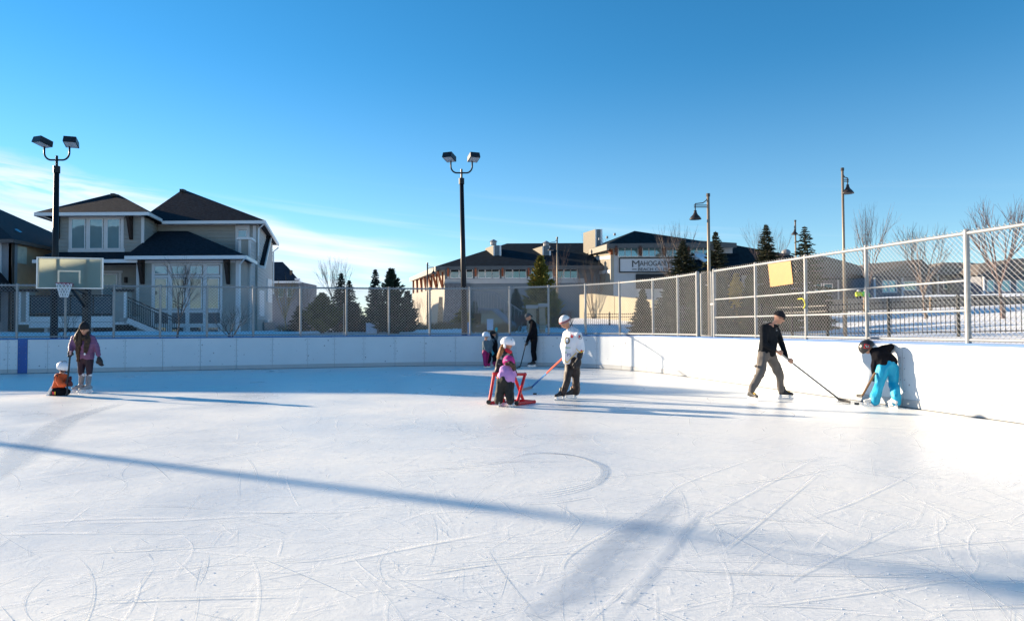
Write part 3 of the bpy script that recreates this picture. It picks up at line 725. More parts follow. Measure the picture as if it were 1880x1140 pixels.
part('steps', conc, dk, stairs)
part('stringer', trim, dk, lambda m: m.bar(P(234, 588, Yd-1.2), P(330, 628, Yd-1.2), .07, .32))
def srail(m):
    for k in range(24):
        x = 236+k*4.0; yb = 583+(x-236)*.42; m.bar(P(x, yb, Yd-1.2), P(x, yb-32, Yd-1.2), .03)
    m.bar(P(235, 546, Yd-1.2), P(330, 588, Yd-1.2), .07); m.bar(P(235, 552, Yd-1.2), P(330, 594, Yd-1.2), .04); m.bar(P(235, 582, Yd-1.2), P(330, 622, Yd-1.2), .05)
part('stair_railing', blackm, dk, srail)

# left neighbour
nb = thing('house', 'beige and grey stucco house with black roof at the left edge of the picture', 'house', (-38, 50, 1))
stuc = M('stucco_beige', (.52, .38, .25), .85, .08, 2, .3, 40); stucg = M('stucco_grey', (.27, .29, .33), .85, .06, 2, .3, 40)
xn = X(24, 500, 44); xn2 = X(88, 500, 49.5)
zn = Z(24, 441, 44); 
part('wall', stucg, nb, lambda m: m.box(-52, 44, .4, xn-.02, 44.4, zn)); 
part('wall', stuc, nb, lambda m: m.hexa([(xn-.3, 44.0, .4), (xn, 44.0, .4), (xn2-.6, 57, .4), (xn2-1, 57, .4)], [(xn-.3, 44.0, zn), (xn, 44.0, zn), (xn2-.6, 57, zn), (xn2-1, 57, zn)]), recalc=True)
part('wall', stucg, nb, lambda m: m.box(-52, 44.4, .4, -51.6, 57, zn))
EN = [(-53, 43.4, zn), (xn+.45, 43.4, zn), (xn2+.1, 58, zn), (-53, 58, zn)]
hip(nb, 'roof', EN, [(-46, 51, zn+4.6), (-41.5, 51, zn+4.6)], M('roof_black', (.014, .014, .020), .8, .4, 3, .6, 16)); fascia(nb, [EN[0], EN[1], EN[2]], .22, .12, M('gutter_dark', (.12, .11, .11), .5))
nw = part('window', M('window_cream', (.62, .60, .50), .5), nb, lambda m: m.hexa([(xn-.42, 44.5, Z(30, 483, 44.4)), (xn-.02, 44.42, Z(30, 483, 44.4)), (xn-.05, 45.3, Z(30, 483, 44.4)), (xn-.5, 45.3, Z(30, 483, 44.4))], [(xn-.42, 44.5, Z(30, 451, 44.4)), (xn-.02, 44.42, Z(30, 451, 44.4)), (xn-.05, 45.3, Z(30, 451, 44.4)), (xn-.5, 45.3, Z(30, 451, 44.4))]), recalc=True)
part('corner_pipe', blackm, nb, lambda m: m.tube([(xn+.02, 43.95, 1), (xn+.02, 43.95, zn-.2)], .09, 8))
part('window', gutter, nb, lambda m: m.box(xn-3.2, 43.9, 5.1, xn-.75, 44.1, 7.4)); part('window', dark_gl, nb, lambda m: m.box(xn-3.1, 43.88, 2.0, xn-.75, 43.99, 4.4))
part('lower_roof', M('roof_black', (0, 0, 0)), nb, lambda m: m.hexa([(-52, 41.6, 4.4), (xn+1.1, 41.6, 3.9), (xn+.3, 44.0, 3.9), (-52, 44.0, 4.4)], [(-52, 41.6, 4.5), (xn+1.1, 41.6, 4.0), (xn-1.4, 44.0, 5.9), (-52, 44.0, 6.4)]), recalc=True)
part('skylight', glass('glass_sky_blinds'), nb, lambda m: m.add([P(26, 421, 46), P(37, 427, 46), P(41, 426, 46.3), P(31, 420, 46.3)], [(0, 1, 2, 3)]))

# next house along the row, just outside the left edge: its roof throws the long shade over the far ice
nh = thing('house', 'grey stucco house with hip roof beyond the left edge of the picture', 'house', (-34, 33, 1))
part('wall', stucg, nh, lambda m: m.box(-39.5, 29.3, .4, -31.2, 38.0, 6.2))
hip(nh, 'roof', [(-40, 28.8, 6.2), (-30.7, 28.8, 6.2), (-30.7, 38.5, 6.2), (-40, 38.5, 6.2)], [(-37, 34.4, 10.2), (-33.2, 34.4, 10.2)], MATS['roof_black']); fascia(nh, [(-40, 28.8, 6.2), (-30.7, 28.8, 6.2), (-30.7, 38.5, 6.2)])
for x in (-38, -35.2): part('window', dark_gl, nh, lambda m: m.box(x, 29.25, 2.6, x+1.5, 29.32, 4.6))

# far dark house between house and trees
fh = thing('house', 'distant dark roofed house behind the golden bare tree', 'house', (X(520, 560, 85), 85, 1))
part('roof', M('roof_navy', (.02, .025, .04), .8, .3, 2), fh, lambda m: m.hexa([P(480, 517, 85), P(551, 517, 85), P(551, 517, 95), P(480, 517, 95)], [P(480, 481, 88), P(519, 481, 88), P(530, 492, 92), P(480, 481, 92)]), recalc=True)
part('wall', M('wall_dusk', (.16, .17, .2), .8), fh, lambda m: m.fb(480, 517, 548, 612, 86, 8)); part('gutter', gutter, fh, lambda m: m.fb(480, 516, 552, 519.5, 84.9, .3))
part('chimney', M('chimney_brown', (.16, .11, .08), .8), fh, lambda m: m.fb(532, 496, 535.5, 520, 86, .4)); part('snow_patch', snow, fh, lambda m: m.fb(541, 511, 549, 514, 84.7, .5))
window(fh, 512, 528, 520, 545, 85.9); window(fh, 528, 528, 536, 545, 85.9)

# ------------------------------------------------------------------ club building
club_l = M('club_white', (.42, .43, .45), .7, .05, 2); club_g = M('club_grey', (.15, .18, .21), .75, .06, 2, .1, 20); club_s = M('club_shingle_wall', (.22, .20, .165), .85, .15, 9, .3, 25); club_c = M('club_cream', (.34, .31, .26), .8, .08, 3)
club_r = M('club_roof', (.005, .015, .024), .9, .35, 2, .5, 10, spec=.1, c2=(.010, .024, .036)); wood = M('timber_rust', (.26, .08, .035), .6, .2, 5); stone_m = M('stone_buff', (.30, .25, .18), .85, .25, 4, .6, 12)
club = thing('club_building', 'large beach club building with long dark roofs and timber brackets', 'building', (0, 76, 2))
YW = 75.0; wx0, wx1 = X(817, 540, YW), X(1130, 540, YW)
zt = Z(930, 491, YW)
part('wall', club_g, club, lambda m: m.box(wx0, YW, 1, wx1+3, YW+18, zt))
lw = P(757, 545, 97)
part('side_wall', club_c, club, lambda m: m.hexa([(lw.x, 97, 1), (wx0-.05, YW-.02, 1), (wx0+.3, YW+.1, 1), (lw.x+.5, 97.1, 1)], [(lw.x, 97, Z(757, 516, 97)), (wx0-.05, YW-.02, zt), (wx0+.3, YW+.1, zt), (lw.x+.5, 97.1, Z(757, 516, 97))]), recalc=True)
part('wall_band', club_l, club, lambda m: m.fb(817, 491, 1075, 494.5, YW-.12, .1)); part('wall_band', club_l, club, lambda m: m.fb(817, 511.5, 1075, 520, YW-.14, .12))
for g in ((828, 842, 844, 855, 857, 867), (878.5, 890, 892, 902.5, 904, 916), (928, 940, 942, 952.5, 954, 965.5), (976, 988, 990, 1001, 1003, 1014), (1023, 1034, 1036, 1046.5, 1048, 1059)):
    part('wall_pier', club_l, club, lambda m: m.fb(g[0]-7, 494.5, g[0]-2, 511.5, YW-.1, .1))
    for k in (0, 2, 4): window(club, g[k], 495, g[k+1], 510, YW-.1, dark_gl, .07, .1)
    part('bracket', wood, club, lambda m: (m.fb(g[0]-7, 491, g[0]-3.8, 506, YW-.5, .35), m.bar(P(g[0]-5.4, 506, YW-.3), P(g[0]-5.4, 493, YW-1.6), .2)))
for k in range(7):
    t = .03+.15*k; e_ = P(801, 488, 73.6).lerp(P(753, 511, 99), t); w_ = P(817, 488, 75).lerp(P(757, 511, 97), t); tz = e_.z-.55; bz = e_.z-2.3
    part('bracket', wood, club, lambda m: (m.bar((w_.x-.12, w_.y, bz), (e_.x+.25, e_.y, tz), .2), m.bar((w_.x-.12, w_.y, bz), (w_.x-.12, w_.y, tz), .2)))
for k, (x0, x1, Yk) in enumerate(((806, 817, 76.2), (790, 797, 84), (775, 781, 90), (762, 767, 95))):
    part('stone_pier', stone_m, club, lambda m: m.hexa([P(x0-5, 612, Yk), P(x1+3, 612, Yk-.3), P(x1+3, 612, Yk+.6), P(x0-5, 612, Yk+.6)], [P(x0, 545, Yk), P(x1, 545, Yk-.3), P(x1, 545, Yk+.6), P(x0, 545, Yk+.6)]), recalc=True)
part('stone_base', M('stone_dark', (.12, .13, .15), .85, .3, 4, .5, 10), club, lambda m: m.hexa([P(812, 612, YW-1), P(868, 612, YW-1), P(868, 612, YW), P(812, 612, YW)], [P(818, 520, YW-.4), P(862, 520, YW-.4), P(862, 520, YW), P(818, 520, YW)]), recalc=True)
zE = Z(930, 488, 73.6)
Ew = [(X(801, 488, 73.6), 73.6, zE), (X(1135, 488, 73.6), 73.6, zE), (X(1135, 488, 73.6)+6, 96, zE), tuple(P(753, 510, 99))]
hip(club, 'roof', Ew, [tuple(P(931, 447, 84)), (X(1100, 448, 84), 84, Z(931, 447, 84))], club_r, .25)
fascia(club, [Ew[3], Ew[0]], .55, .2, M('fascia_cream', (.22, .20, .17), .6)); fascia(club, [Ew[0], Ew[1]], .4, .2, M('fascia_slate', (.07, .08, .09), .6))
def chim(x0, xm, x1, y0, y1, Yk, nm='chimney'):
    a = X(x0, y0, Yk+3); b = X(xm, y0, Yk); c = X(x1, y0, Yk); zt_ = Z(xm, y0, Yk); zb_ = Z(xm, y1, Yk)-.6
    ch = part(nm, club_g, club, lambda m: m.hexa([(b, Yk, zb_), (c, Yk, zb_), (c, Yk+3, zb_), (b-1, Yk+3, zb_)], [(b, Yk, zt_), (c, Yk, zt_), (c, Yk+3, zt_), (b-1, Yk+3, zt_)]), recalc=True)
    part('sunlit_side', club_s, ch, lambda m: m.hexa([(b-.02, Yk-.02, zb_), (b, Yk, zb_), (b-1, Yk+3, zb_), (b-1.05, Yk+3, zb_)], [(b-.02, Yk-.02, zt_), (b, Yk, zt_), (b-1, Yk+3, zt_), (b-1.05, Yk+3, zt_)]), recalc=True)  # warmer sheet on the sunward face, sunlight put into its colour
    part('corner_trim', gutter, ch, lambda m: (m.box(c-.18, Yk-.04, zb_, c+.02, Yk-.005, zt_), m.box(b-.02, Yk-.04, zb_, b+.12, Yk-.005, zt_))); return ch
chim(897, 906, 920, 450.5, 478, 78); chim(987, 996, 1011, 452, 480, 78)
part('cupola', M('metal_dull', (.3, .3, .32), .5), club, lambda m: (m.lathe(P(906, 450, 79), [(.35, 0), (.35, .35), (.5, .4), (.1, .65), (0, .66)], 10)))
part('cupola', MATS['metal_dull'], club, lambda m: (m.lathe(P(1003, 452, 79), [(.35, 0), (.35, .3), (.5, .35), (.1, .6), (0, .61)], 10)))
# tall front block with the sign
YT = 70.0; tx0, tx1 = X(1126, 480, YT), X(1345, 480, YT)
part('wall', club_l, club, lambda m: m.box(tx0, YT, 1, tx1, YT+20, Z(1180, 452, YT)))
lx = P(1066, 500, 84)
part('side_wall', club_s, club, lambda m: m.hexa([(lx.x, 84, 1), (tx0-.03, YT+.05, 1), (tx0+.2, YT+.3, 1), (lx.x+.4, 84, 1)], [(lx.x, 84, Z(1066, 470, 84)), (tx0-.03, YT+.05, Z(1180, 452, YT)), (tx0+.2, YT+.3, Z(1180, 452, YT)), (lx.x+.4, 84, Z(1066, 470, 84))]), recalc=True)
part('corner_board', club_c, club, lambda m: m.fb(1121, 452, 1127, 520, YT-.06, .4))
for y in (472, 498): part('wall_band', club_l, club, lambda m: m.bar(P(1066, y+6, 83.9), P(1124, y, 70.3), .12, .35))
for g in ((1135.5, 1146.5, 1148, 1158, 1159.5, 1170.5), (1180, 1190.5, 1192, 1201.5, 1203, 1213), (1224, 1234, 1236, 1246, 1248, 1258), (1268, 1278, 1280, 1290, 1292, 1302)):
    for k in (0, 2, 4): window(club, g[k], 454.5, g[k+1], 470.5, YT-.05, blind_sky, .06, .1)
    part('bracket', M('timber_dark', (.10, .045, .03), .6), club, lambda m: (m.fb(g[0]-6, 452, g[0]-2.2, 466, YT-.5, .4), m.bar(P(g[0]-4, 468, YT-.3), P(g[0]-4, 453, YT-1.5), .22)))
part('bracket', wood, club, lambda m: (m.bar(P(1112, 453.5, 70.6), P(1124, 468, 70.0), .22), m.bar(P(1122.5, 453, 70.1), P(1122.5, 468, 70.0), .24)))
zT = Z(1180, 447, 68.8)
ET = [(X(1116, 447, 68.8), 68.8, zT), (X(1352, 447, 68.8), 68.8, zT), (X(1352, 447, 68.8)+3, 92, zT), tuple(P(1061, 464, 86))]
hip(club, 'roof', ET, [tuple(P(1165, 424, 75)), (X(1300, 443, 84)-1, 84, Z(1165, 424, 75))], club_r, .25)
fascia(club, [ET[3], ET[0]], .6, .25, MATS['fascia_cream'], -.05); fascia(club, [ET[0], ET[1]], .45, .2, MATS['fascia_slate'])
fascia(club, [P(1063, 470, 86), P(1118, 452, 69.4)], .25, .2, MATS['fascia_cream'], 0)
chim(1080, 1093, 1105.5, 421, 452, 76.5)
for x, y in ((1101, 439), (1115, 436), (1129, 430.5)): part('roof_vent', MATS['metal_dull'], club, lambda m: m.fb(x-1.8, y-2.5, x+1.8, y+1.5, 72, .3))
part('snow_patch', snow, club, lambda m: m.add([P(1053, 456, 83), P(1078, 451, 84), P(1083, 453, 83), P(1056, 461, 82.5)], [(0, 1, 2, 3)]))
part('snow_patch', snow, club, lambda m: m.add([P(1274, 461, 69.5), P(1299, 468, 68.5), P(1298, 484, 66), P(1284, 474, 67), P(1276, 470, 68)], [(0, 1, 2, 3, 4)]))
part('roof', club_r, club, lambda m: m.hexa([P(1258, 522, 63.5), P(1362, 522, 63.5), P(1356, 512, 69.9), P(1264, 512, 69.9)], [P(1258, 519, 63.5), P(1362, 519, 63.5), P(1356, 465, 69.9), P(1270, 466, 69.9)]), recalc=True)
part('snow_patch', snow, club, lambda m: m.add([P(1268, 470, 69.3), P(1300, 468, 69.4), P(1298, 486, 66.9), P(1283, 476, 68.2), P(1272, 478, 68.2)], [(0, 1, 2, 3, 4)]))
part('entry_shade', M('entry_dark', (.02, .022, .025), .7), club, lambda m: m.fb(1168, 503, 1262, 530, YT-.2, .19))  # flat dark slab on the wall paints in the shade of the porch
# right-hand roofs of the club
for (x0, x1, ye, Ye, ra, rb, lab) in ((1300, 1486, 500, 80, (1352, 450.5, 88), (1456, 469, 97), 0),):
    ze = Z(1400, ye, Ye)
    hip(club, 'roof', [(X(x0, ye, Ye), Ye, ze), (X(x1, ye, Ye), Ye, ze), (X(x1, ye, Ye)+4, 108, ze), (X(x0, ye, Ye), 108, ze)], [tuple(P(*ra)), tuple(P(*rb))], club_r, .25)
    part('wall', club_g, club, lambda m: m.box(X(x0+6, 530, Ye+1), Ye+1, 1, X(x1-5, 530, Ye+1), Ye+20, ze-.2))
part('roof_vent', MATS['metal_dull'], club, lambda m: m.ell(P(1443, 464, 88), .6, .6, .45))
# sign
sg = thing('wall_sign', 'white wall sign reading MAHOGANY BEACH CLUB in a black frame on the club front', 'sign', (X(1187, 500, YT), YT-.1, Z(1187, 500, YT)))
sx0, sx1 = 1138.5, 1244
part('sign_board', M('sign_white', (.50, .52, .56), .5, .02), sg, lambda m: m.fb(sx0, 474.8, sx1, 498.3, YT-.12, .06))
part('sign_frame', blackm, sg, lambda m: (m.fb(sx0-1.6, 472.8, sx1+1.6, 474.8, YT-.18, .14), m.fb(sx0-1.6, 498.3, sx1+1.6, 500.3, YT-.18, .14), m.fb(sx0-1.6, 474.8, sx0, 498.3, YT-.18, .14), m.fb(sx1, 474.8, sx1+1.6, 498.3, YT-.18, .14)))
def text_mesh(body, w, h, ext=.02, spacing=1.0):
    cu = bpy.data.curves.new('t', 'FONT'); cu.body = body; cu.extrude = ext; cu.space_character = spacing; cu.align_x = 'CENTER'
    o = bpy.data.objects.new('t', cu); COL.objects.link(o); bpy.context.view_layer.update()
    me = bpy.data.meshes.new_from_object(o.evaluated_get(bpy.context.evaluated_depsgraph_get())); bpy.data.objects.remove(o)
    xs = [v.co.x for v in me.vertices]; yy = [v.co.y for v in me.vertices]; cx = (min(xs)+max(xs))/2; y0 = min(yy)
    sx_ = w/(max(xs)-min(xs)); sy_ = h/(max(yy)-y0)
    for v in me.vertices: v.co = V(((v.co.x-cx)*sx_, v.co.y*sy_, v.co.z))
    return me
letm = M('lettering', (.055, .06, .065), .5, .1)
def put_text(name, body, x0, x1, y0, y1, Y, mat, parent, label=None):
    a = P(x0, y1, Y); b = P(x1, y0, Y); me = text_mesh(body, b.x-a.x, P((x0+x1)/2, y0, Y).z-P((x0+x1)/2, y1, Y).z)
    me.materials.append(mat); o = bpy.data.objects.new(name, me); COL.objects.link(o); o.parent = parent
    o.rotation_euler = (math.pi/2, 0, 0); o.location = V(((a.x+b.x)/2, Y, P((x0+x1)/2, y1, Y).z))-WL[parent]; WL[o] = WL[parent]; return o
put_text('lettering', 'M', 1160.5, 1174, 478.4, 490.4, YT-.145, letm, sg); put_text('lettering', 'AHOGAN', 1174.5, 1221.5, 478.8, 488.2, YT-.145, letm, sg); put_text('lettering', 'Y', 1222.5, 1232.5, 478.6, 490.4, YT-.145, letm, sg)
put_text('lettering', 'BEACH CLUB', 1171.5, 1224.5, 491.6, 497.0, YT-.145, letm, sg)
part('dash_ornament', letm, sg, lambda m: (m.fb(1160.5, 493.8, 1169, 495.2, YT-.15, .02), m.fb(1226.5, 493.8, 1234, 495.2, YT-.15, .02)))
part('leaf_ornament', M('emblem_green', (.12, .17, .16), .5), sg, lambda m: m.tube([P(1204, 470.3, YT-.25), P(1208, 468, YT-.25), P(1213, 467, YT-.25), P(1212, 469.5, YT-.25), P(1206, 471, YT-.25)], [.03, .14, .12, .1, .03], 6))

# long low town houses at right
tr_ = M('roof_greybrown', (.15, .125, .105), .9, .25, 2, .5, 8); tw = M('town_wall', (.17, .18, .21), .8, .12, 1)
def town(name_lab, silh, Ye, wall_px, eave_y, wins, depth=14):
    r = thing('town_house', name_lab, 'house', (X(silh[0][0], 560, Ye), Ye, 3))
    def rf(m):
        n = len(silh); top = [P(x, y, Ye+6) for x, y in silh]; fr_ = [P(x, eave_y, Ye) for x, y in silh]; bk = [p+V((0, depth-4, 0)) for p in top]
        fr_[0] = P(silh[0][0]-6, eave_y, Ye); fr_[-1] = P(silh[-1][0]+6, eave_y, Ye)
        m.add(fr_+top+bk, [(i, i+1, n+i+1, n+i) for i in range(n-1)]+[(n+i, n+i+1, 2*n+i+1, 2*n+i) for i in range(n-1)]+[(0, n, 2*n), (n-1, 3*n-1, 2*n-1)])
    part('roof', tr_, r, rf)
    part('gutter', MATS['fascia_slate'], r, lambda m: m.fb(silh[0][0]-6, eave_y-1, silh[-1][0]+6, eave_y+1.5, Ye-.15, .2))
    part('wall', tw, r, lambda m: m.fb(wall_px[0], eave_y, wall_px[1], 600, Ye+1, 10))
    for w in wins: window(r, *w, Ye+1, blind_sky if w[0] % 2 else dark_gl, .1, .12)
    for xp in (wall_px[0]+4, (wall_px[0]+wall_px[1])/2): part('porch_post', trim, r, lambda m: m.fb(xp, eave_y+1, xp+2, 575, Ye+.2, .2))
town('dark town house with hip roof right of the small spruce, behind the fence', [(1484, 476), (1500, 471), (1516, 471), (1558, 482), (1592, 492)], 84, (1482, 1596), 512, [(1497, 522, 1507, 534), (1513, 522, 1527, 534), (1562, 520, 1570, 540)])
town('town house with brown roof between the two bare trees at right', [(1598, 484), (1692, 476), (1700, 484), (1712, 494)], 78, (1602, 1712), 508, [(1621, 516, 1629, 536), (1633, 516, 1645, 536), (1660, 518, 1680, 532)])
town('town house with brown roof behind the thick fence post at right', [(1716, 490), (1730, 482), (1776, 482), (1800, 484)], 80, (1718, 1800), 504, [(1733, 514, 1741, 530), (1755, 514, 1767, 530)])
town('town house with long brown roof at the right edge of the picture', [(1800, 484), (1862, 475), (1960, 470), (2020, 480)], 74, (1803, 2020), 506, [(1813, 516, 1823, 534), (1839, 516, 1853, 534), (1867, 516, 1879, 534)])

# ------------------------------------------------------------------ stair wall, gate pillars, beige walls, railings
bw = M('wall_cream', (.36, .31, .22), .85, .05, 2, .15, 15)
sw = thing('stair_wall', 'cream stucco stair wall sloping down to the right behind the boards', 'wall', (X(900, 600, 42), 42, 1.2))
def swf(m):
    a = [P(882, 618, 44.5), P(884, 569, 44.5), P(909, 570.5, 43), P(943, 601, 40.6), P(948, 618, 40.4)]
    m.add(a+[p+V((.25, .5, 0)) for p in a], [(0, 4, 3, 2, 1), (5, 6, 7, 8, 9), (0, 1, 6, 5), (1, 2, 7, 6), (2, 3, 8, 7), (3, 4, 9, 8)])
part('wall', bw, sw, swf, recalc=True)
cap = M('cap_grey', (.25, .26, .28), .6)
part('coping', cap, sw, lambda m: (m.bar(P(882, 567, 44.5), P(909, 568.5, 43), .4, .14), m.bar(P(909, 568.5, 43), P(945, 600, 40.5), .4, .14)))
def fenceline(m):
    pts = [P(868, 536.5, 44), P(907, 536.5, 43.5), P(958, 572, 42.6)]; lo = [P(868, 575, 44), P(907, 577, 43.5), P(958, 608, 42.6)]
    m.tube(pts, .035, 6)
    for i in range(2):
        for k in range(9):
            t = k/8; m.tube([pts[i].lerp(pts[i+1], t), lo[i].lerp(lo[i+1], t)], .018, 4)
        for k in range(14):
            t = k/14; m.tube([pts[i].lerp(pts[i+1], t), lo[i].lerp(lo[i+1], min(1, t+.14))], .008, 3); m.tube([pts[i].lerp(pts[i+1], min(1, t+.14)), lo[i].lerp(lo[i+1], t)], .008, 3)
sfn = MB(); fenceline(sfn); sfn.build('stair_fence', galv, label='wire guard fence following the stair above the cream wall', cat='fence')
def pillar(x0, x1, y0, lab, cx0, cx1):
    r = thing('stone_pillar', lab, 'pillar', (X((x0+x1)/2, 600, 38), 38, 1.2), 'stone gate pillars'); k = 0; rr = random.Random(x0)
    zb = 1.0; zt_ = Z(x0, y0+6, 38); a = X(x0, 590, 38); b = X(x1, 590, 38); z = zb
    while z < zt_-.05:
        h = rr.uniform(.13, .24); h = min(h, zt_-z); xm = a+(b-a)*rr.uniform(.35, .65)
        for p, q_ in ((a, xm-.008), (xm+.008, b)): part('stone', stone_m, r, lambda m: m.box(p-rr.uniform(0, .03), 38-rr.uniform(0, .04), z+.006, q_+rr.uniform(0, .02), 38.55, z+h-.006))
        z += h
    part('cap_stone', conc, r, lambda m: m.fb(cx0, y0, cx1, y0+6, 37.85, .85))
pillar(969, 984, 560, 'left stone gate pillar with flat cap behind the man in black', 966, 988)
pillar(991, 1001, 557, 'right stone gate pillar lit by the sun beside the man in the white jersey', 989, 1006)
ig = thing('iron_gate', 'dark iron gate between the two stone pillars', 'gate', (X(986, 600, 38.2), 38.2, 1.2))
part('frame', blackm, ig, lambda m: (m.fb(984, 568, 991, 570, 38.3, .05), m.fb(982.5, 574, 984, 612, 38.3, .05)))
for k in range(5): part('bar', blackm, ig, lambda m: m.fb(984.6+k*1.5, 570, 985.2+k*1.5, 612, 38.32, .03))
cw = thing('garden_wall', 'long cream stucco wall sloping down to the right behind the chain link fence', 'wall', (X(1130, 570, 52), 52, 2))
def cwf(m):
    a = [P(1064, 600, 57), P(1064, 541, 57), P(1085, 539, 55.5), P(1128, 544, 52.5), P(1128, 600, 52.5)]; m.add(a+[p+V((.4, .2, 0)) for p in a], [(0, 4, 3, 2, 1), (5, 6, 7, 8, 9), (0, 1, 6, 5), (1, 2, 7, 6), (2, 3, 8, 7), (3, 4, 9, 8)])
def cwf2(m):
    a = [P(1128.8, 600, 52.4), P(1128.8, 544, 52.4), P(1199, 551, 47.5), P(1199, 600, 47.5)]; m.add(a+[p+V((.4, .2, 0)) for p in a], [(0, 3, 2, 1), (4, 5, 6, 7), (0, 1, 5, 4), (1, 2, 6, 5), (2, 3, 7, 6)])
part('wall_panel', bw, cw, cwf, recalc=True); part('wall_panel', bw, cw, cwf2, recalc=True)
def pickets(name, lab, pts, h, grp=None, sp=.13, base=None):
    r = thing(name, lab, 'fence', (*pts[0], T(*pts[0])), grp)
    for (a, b) in zip(pts[:-1], pts[1:]):
        a = V(a); b = V(b); n = int((b-a).length/sp); npst = max(1, round((b-a).length/2.2))
        gz = lambda p: (T(p.x, p.y) if base is None else base)
        za_, zb_ = gz(a), gz(b)
        zz = lambda t: gz(a.lerp(b, t))
        for zo in (.15, h-.28, h-.08):
            for k in range(npst):
                p, q_ = a.lerp(b, k/npst), a.lerp(b, (k+1)/npst); part('rail', blackm, r, lambda m: m.bar((p.x, p.y, gz(p)+zo), (q_.x, q_.y, gz(q_)+zo), .03, .035))
        m = MB()
        for k in range(n+1):
            p = a.lerp(b, k/n); z = gz(p); m.bar((p.x, p.y, z+.1), (p.x, p.y, z+h), .018)
        m.build('picket_row', blackm, r, kind='stuff')
        for k in range(npst+1):
            p = a.lerp(b, k/npst); z = gz(p); part('post', blackm, r, lambda m: (m.bar((p.x, p.y, z-.1), (p.x, p.y, z+h+.08), .075)))
pickets('picket_fence', 'black iron picket fence crossing the snow behind the chain link at right', [(24, 16.5), (15.6, 20.2), (11.4, 24.6), (9.8, 30), (9.5, 40)], 1.25)
pickets('picket_fence', 'black iron picket fence in front of the long cream wall', [(4.9, 46), (8.2, 45.5), (9.5, 42)], 1.1, base=1.3)
# timber retaining edge and upper snow bank at right
rw = MB()
for a, b in (((12, 50), (30, 42)), ((30, 42), (48, 36))):
    rw.bar((a[0], a[1], 2.7), (b[0], b[1], 2.9), .35, .8)
rw.build('retaining_wall', M('timber_grey', (.22, .20, .18), .85, .2, 3, .4, 10), label='low grey retaining wall under the upper snow bank at right', cat='wall')
for x, Yk, w_ in ((1554, 44, 3), (1587, 44, 3.5), (1709, 41, 4)):
    m = MB(); m.bar(P(x, 585, Yk), P(x, 545, Yk), w_/1250*Yk); m.build('timber_bollard', M('timber_tan', (.20, .14, .09), .8), label='short tan timber post %s' % {1554: 'at the retaining wall, leftmost of three', 1587: 'beside the distant hi-vis workers', 1709: 'below the forked bare tree at right'}[x], cat='post', group='timber posts')
# bins, boxes
binm = M('bin_blue', (.02, .20, .42), .45, .1, 3)
bn = thing('waste_bin', 'blue wheeled bin standing in the snow behind the boards', 'bin', (X(857, 611, 33), 33, 1.15))
part('bin_body', binm, bn, lambda m: m.hexa([P(852.5, 611, 33), P(861, 611, 33), P(861, 611, 33.5), P(852.5, 611, 33.5)], [P(851, 595, 32.95), P(862.5, 595, 32.95), P(862.5, 595, 33.6), P(851, 595, 33.6)]), recalc=True)
part('bin_lid', binm, bn, lambda m: m.fb(850.5, 591.5, 863, 595, 32.9, .75))
lb = M('box_paleblue', (.42, .52, .66), .6, .08, 3)
for (x0, y0, x1, y1, lab) in ((894, 587, 905, 606, 'pale blue utility box in front of the cream stair wall'), (672, 594, 692, 612, 'wide pale utility box on the snow right of the spruces')):
    m = MB(); m.fb(x0, y0, x1, y1, 37, .6); m.fb(x0-.7, y0-1.2, x1+.7, y0-.01, 36.95, .7); m.build('utility_box', lb, label=lab, cat='box')
m = MB(); m.fb(1177, 566, 1193, 576, 44, 1.0); m.fb(1180, 564, 1190, 566, 44.2, .6); m.build('covered_box', M('tarp_blue', (.05, .12, .30), .6), label='dark blue covered box at the right end of the cream wall', cat='box')
tk = MB()
for i, (x0, y0, x1, y1) in enumerate(((505, 603, 518, 609),)):
    tk.ell(P(511, 607, 46), .3, .4, .13, 10, 6)
tk.build('snow_pile', snow, kind='stuff')

# ------------------------------------------------------------------ street lamps
lp_m = M('lamp_pole_tan', (.26, .21, .16), .5, .08, 4, metal=.3); shade_m = M('lamp_shade_dark', (.035, .03, .03), .35, .1)
def street_lamp(px, ytop, Y, label, side, arm=.55, r=.055, dy=0, black=False, box=False):
    b = P(px, 600, Y); z1 = Z(px, ytop, Y); z0 = T(b.x, Y); pm = shade_m if black else lp_m
    root = thing('street_lamp', label, 'street lamp', (b.x, Y, z0), 'street lamps around the club')
    xt = b.x; part('pole', pm, root, lambda m: m.tube([(xt, Y, z0), (xt, Y, z1)], [r*1.15, r*.9], 10), smooth=True)
    e = V((xt+side*arm, Y+dy, z1-.54))
    part('arm', shade_m, root, lambda m: (m.bar((xt, Y, z1-.42), (e.x+side*.05, e.y, z1-.42), .03), m.bar((xt, Y, z1-.49), (e.x+side*.05, e.y, z1-.49), .03),
        m.tube([V((xt, Y, z1-.05)), V((xt+side*arm*.12, Y+dy*.12, z1-.22)), V((xt+side*arm*.4, Y+dy*.4, z1-.33)), V((xt+side*arm, Y+dy, z1-.36))], .02, 6), m.bar((e.x, e.y, z1-.36), (e.x, e.y, z1-.62), .035)))
    part('pole_cap', shade_m, root, lambda m: m.tube([(xt, Y, z1-.08), (xt, Y, z1+.03)], r*1.25, 10))
    part('lamp_shade', shade_m, root, lambda m: m.lathe((e.x, e.y, z1-.96), [(0, .06), (.20, .0), (.225, 0), (.225, .02), (.18, .09), (.09, .19), (.055, .28), (.055, .34), (0, .36)], 18), smooth=True)
    if box: part('sensor_box', shade_m, root, lambda m: m.box(xt+.04, Y-.05, z1-2.15, xt+.17, Y+.05, z1-1.95))
street_lamp(1303, 357, 26, 'street lamp with bell shade hanging left over the narrow gate', -1, .50, .06, 0, False, True)
street_lamp(1551.5, 310, 26, 'tallest street lamp with bell shade on the right, in front of the bare tree', 1, .19, .05, 0)
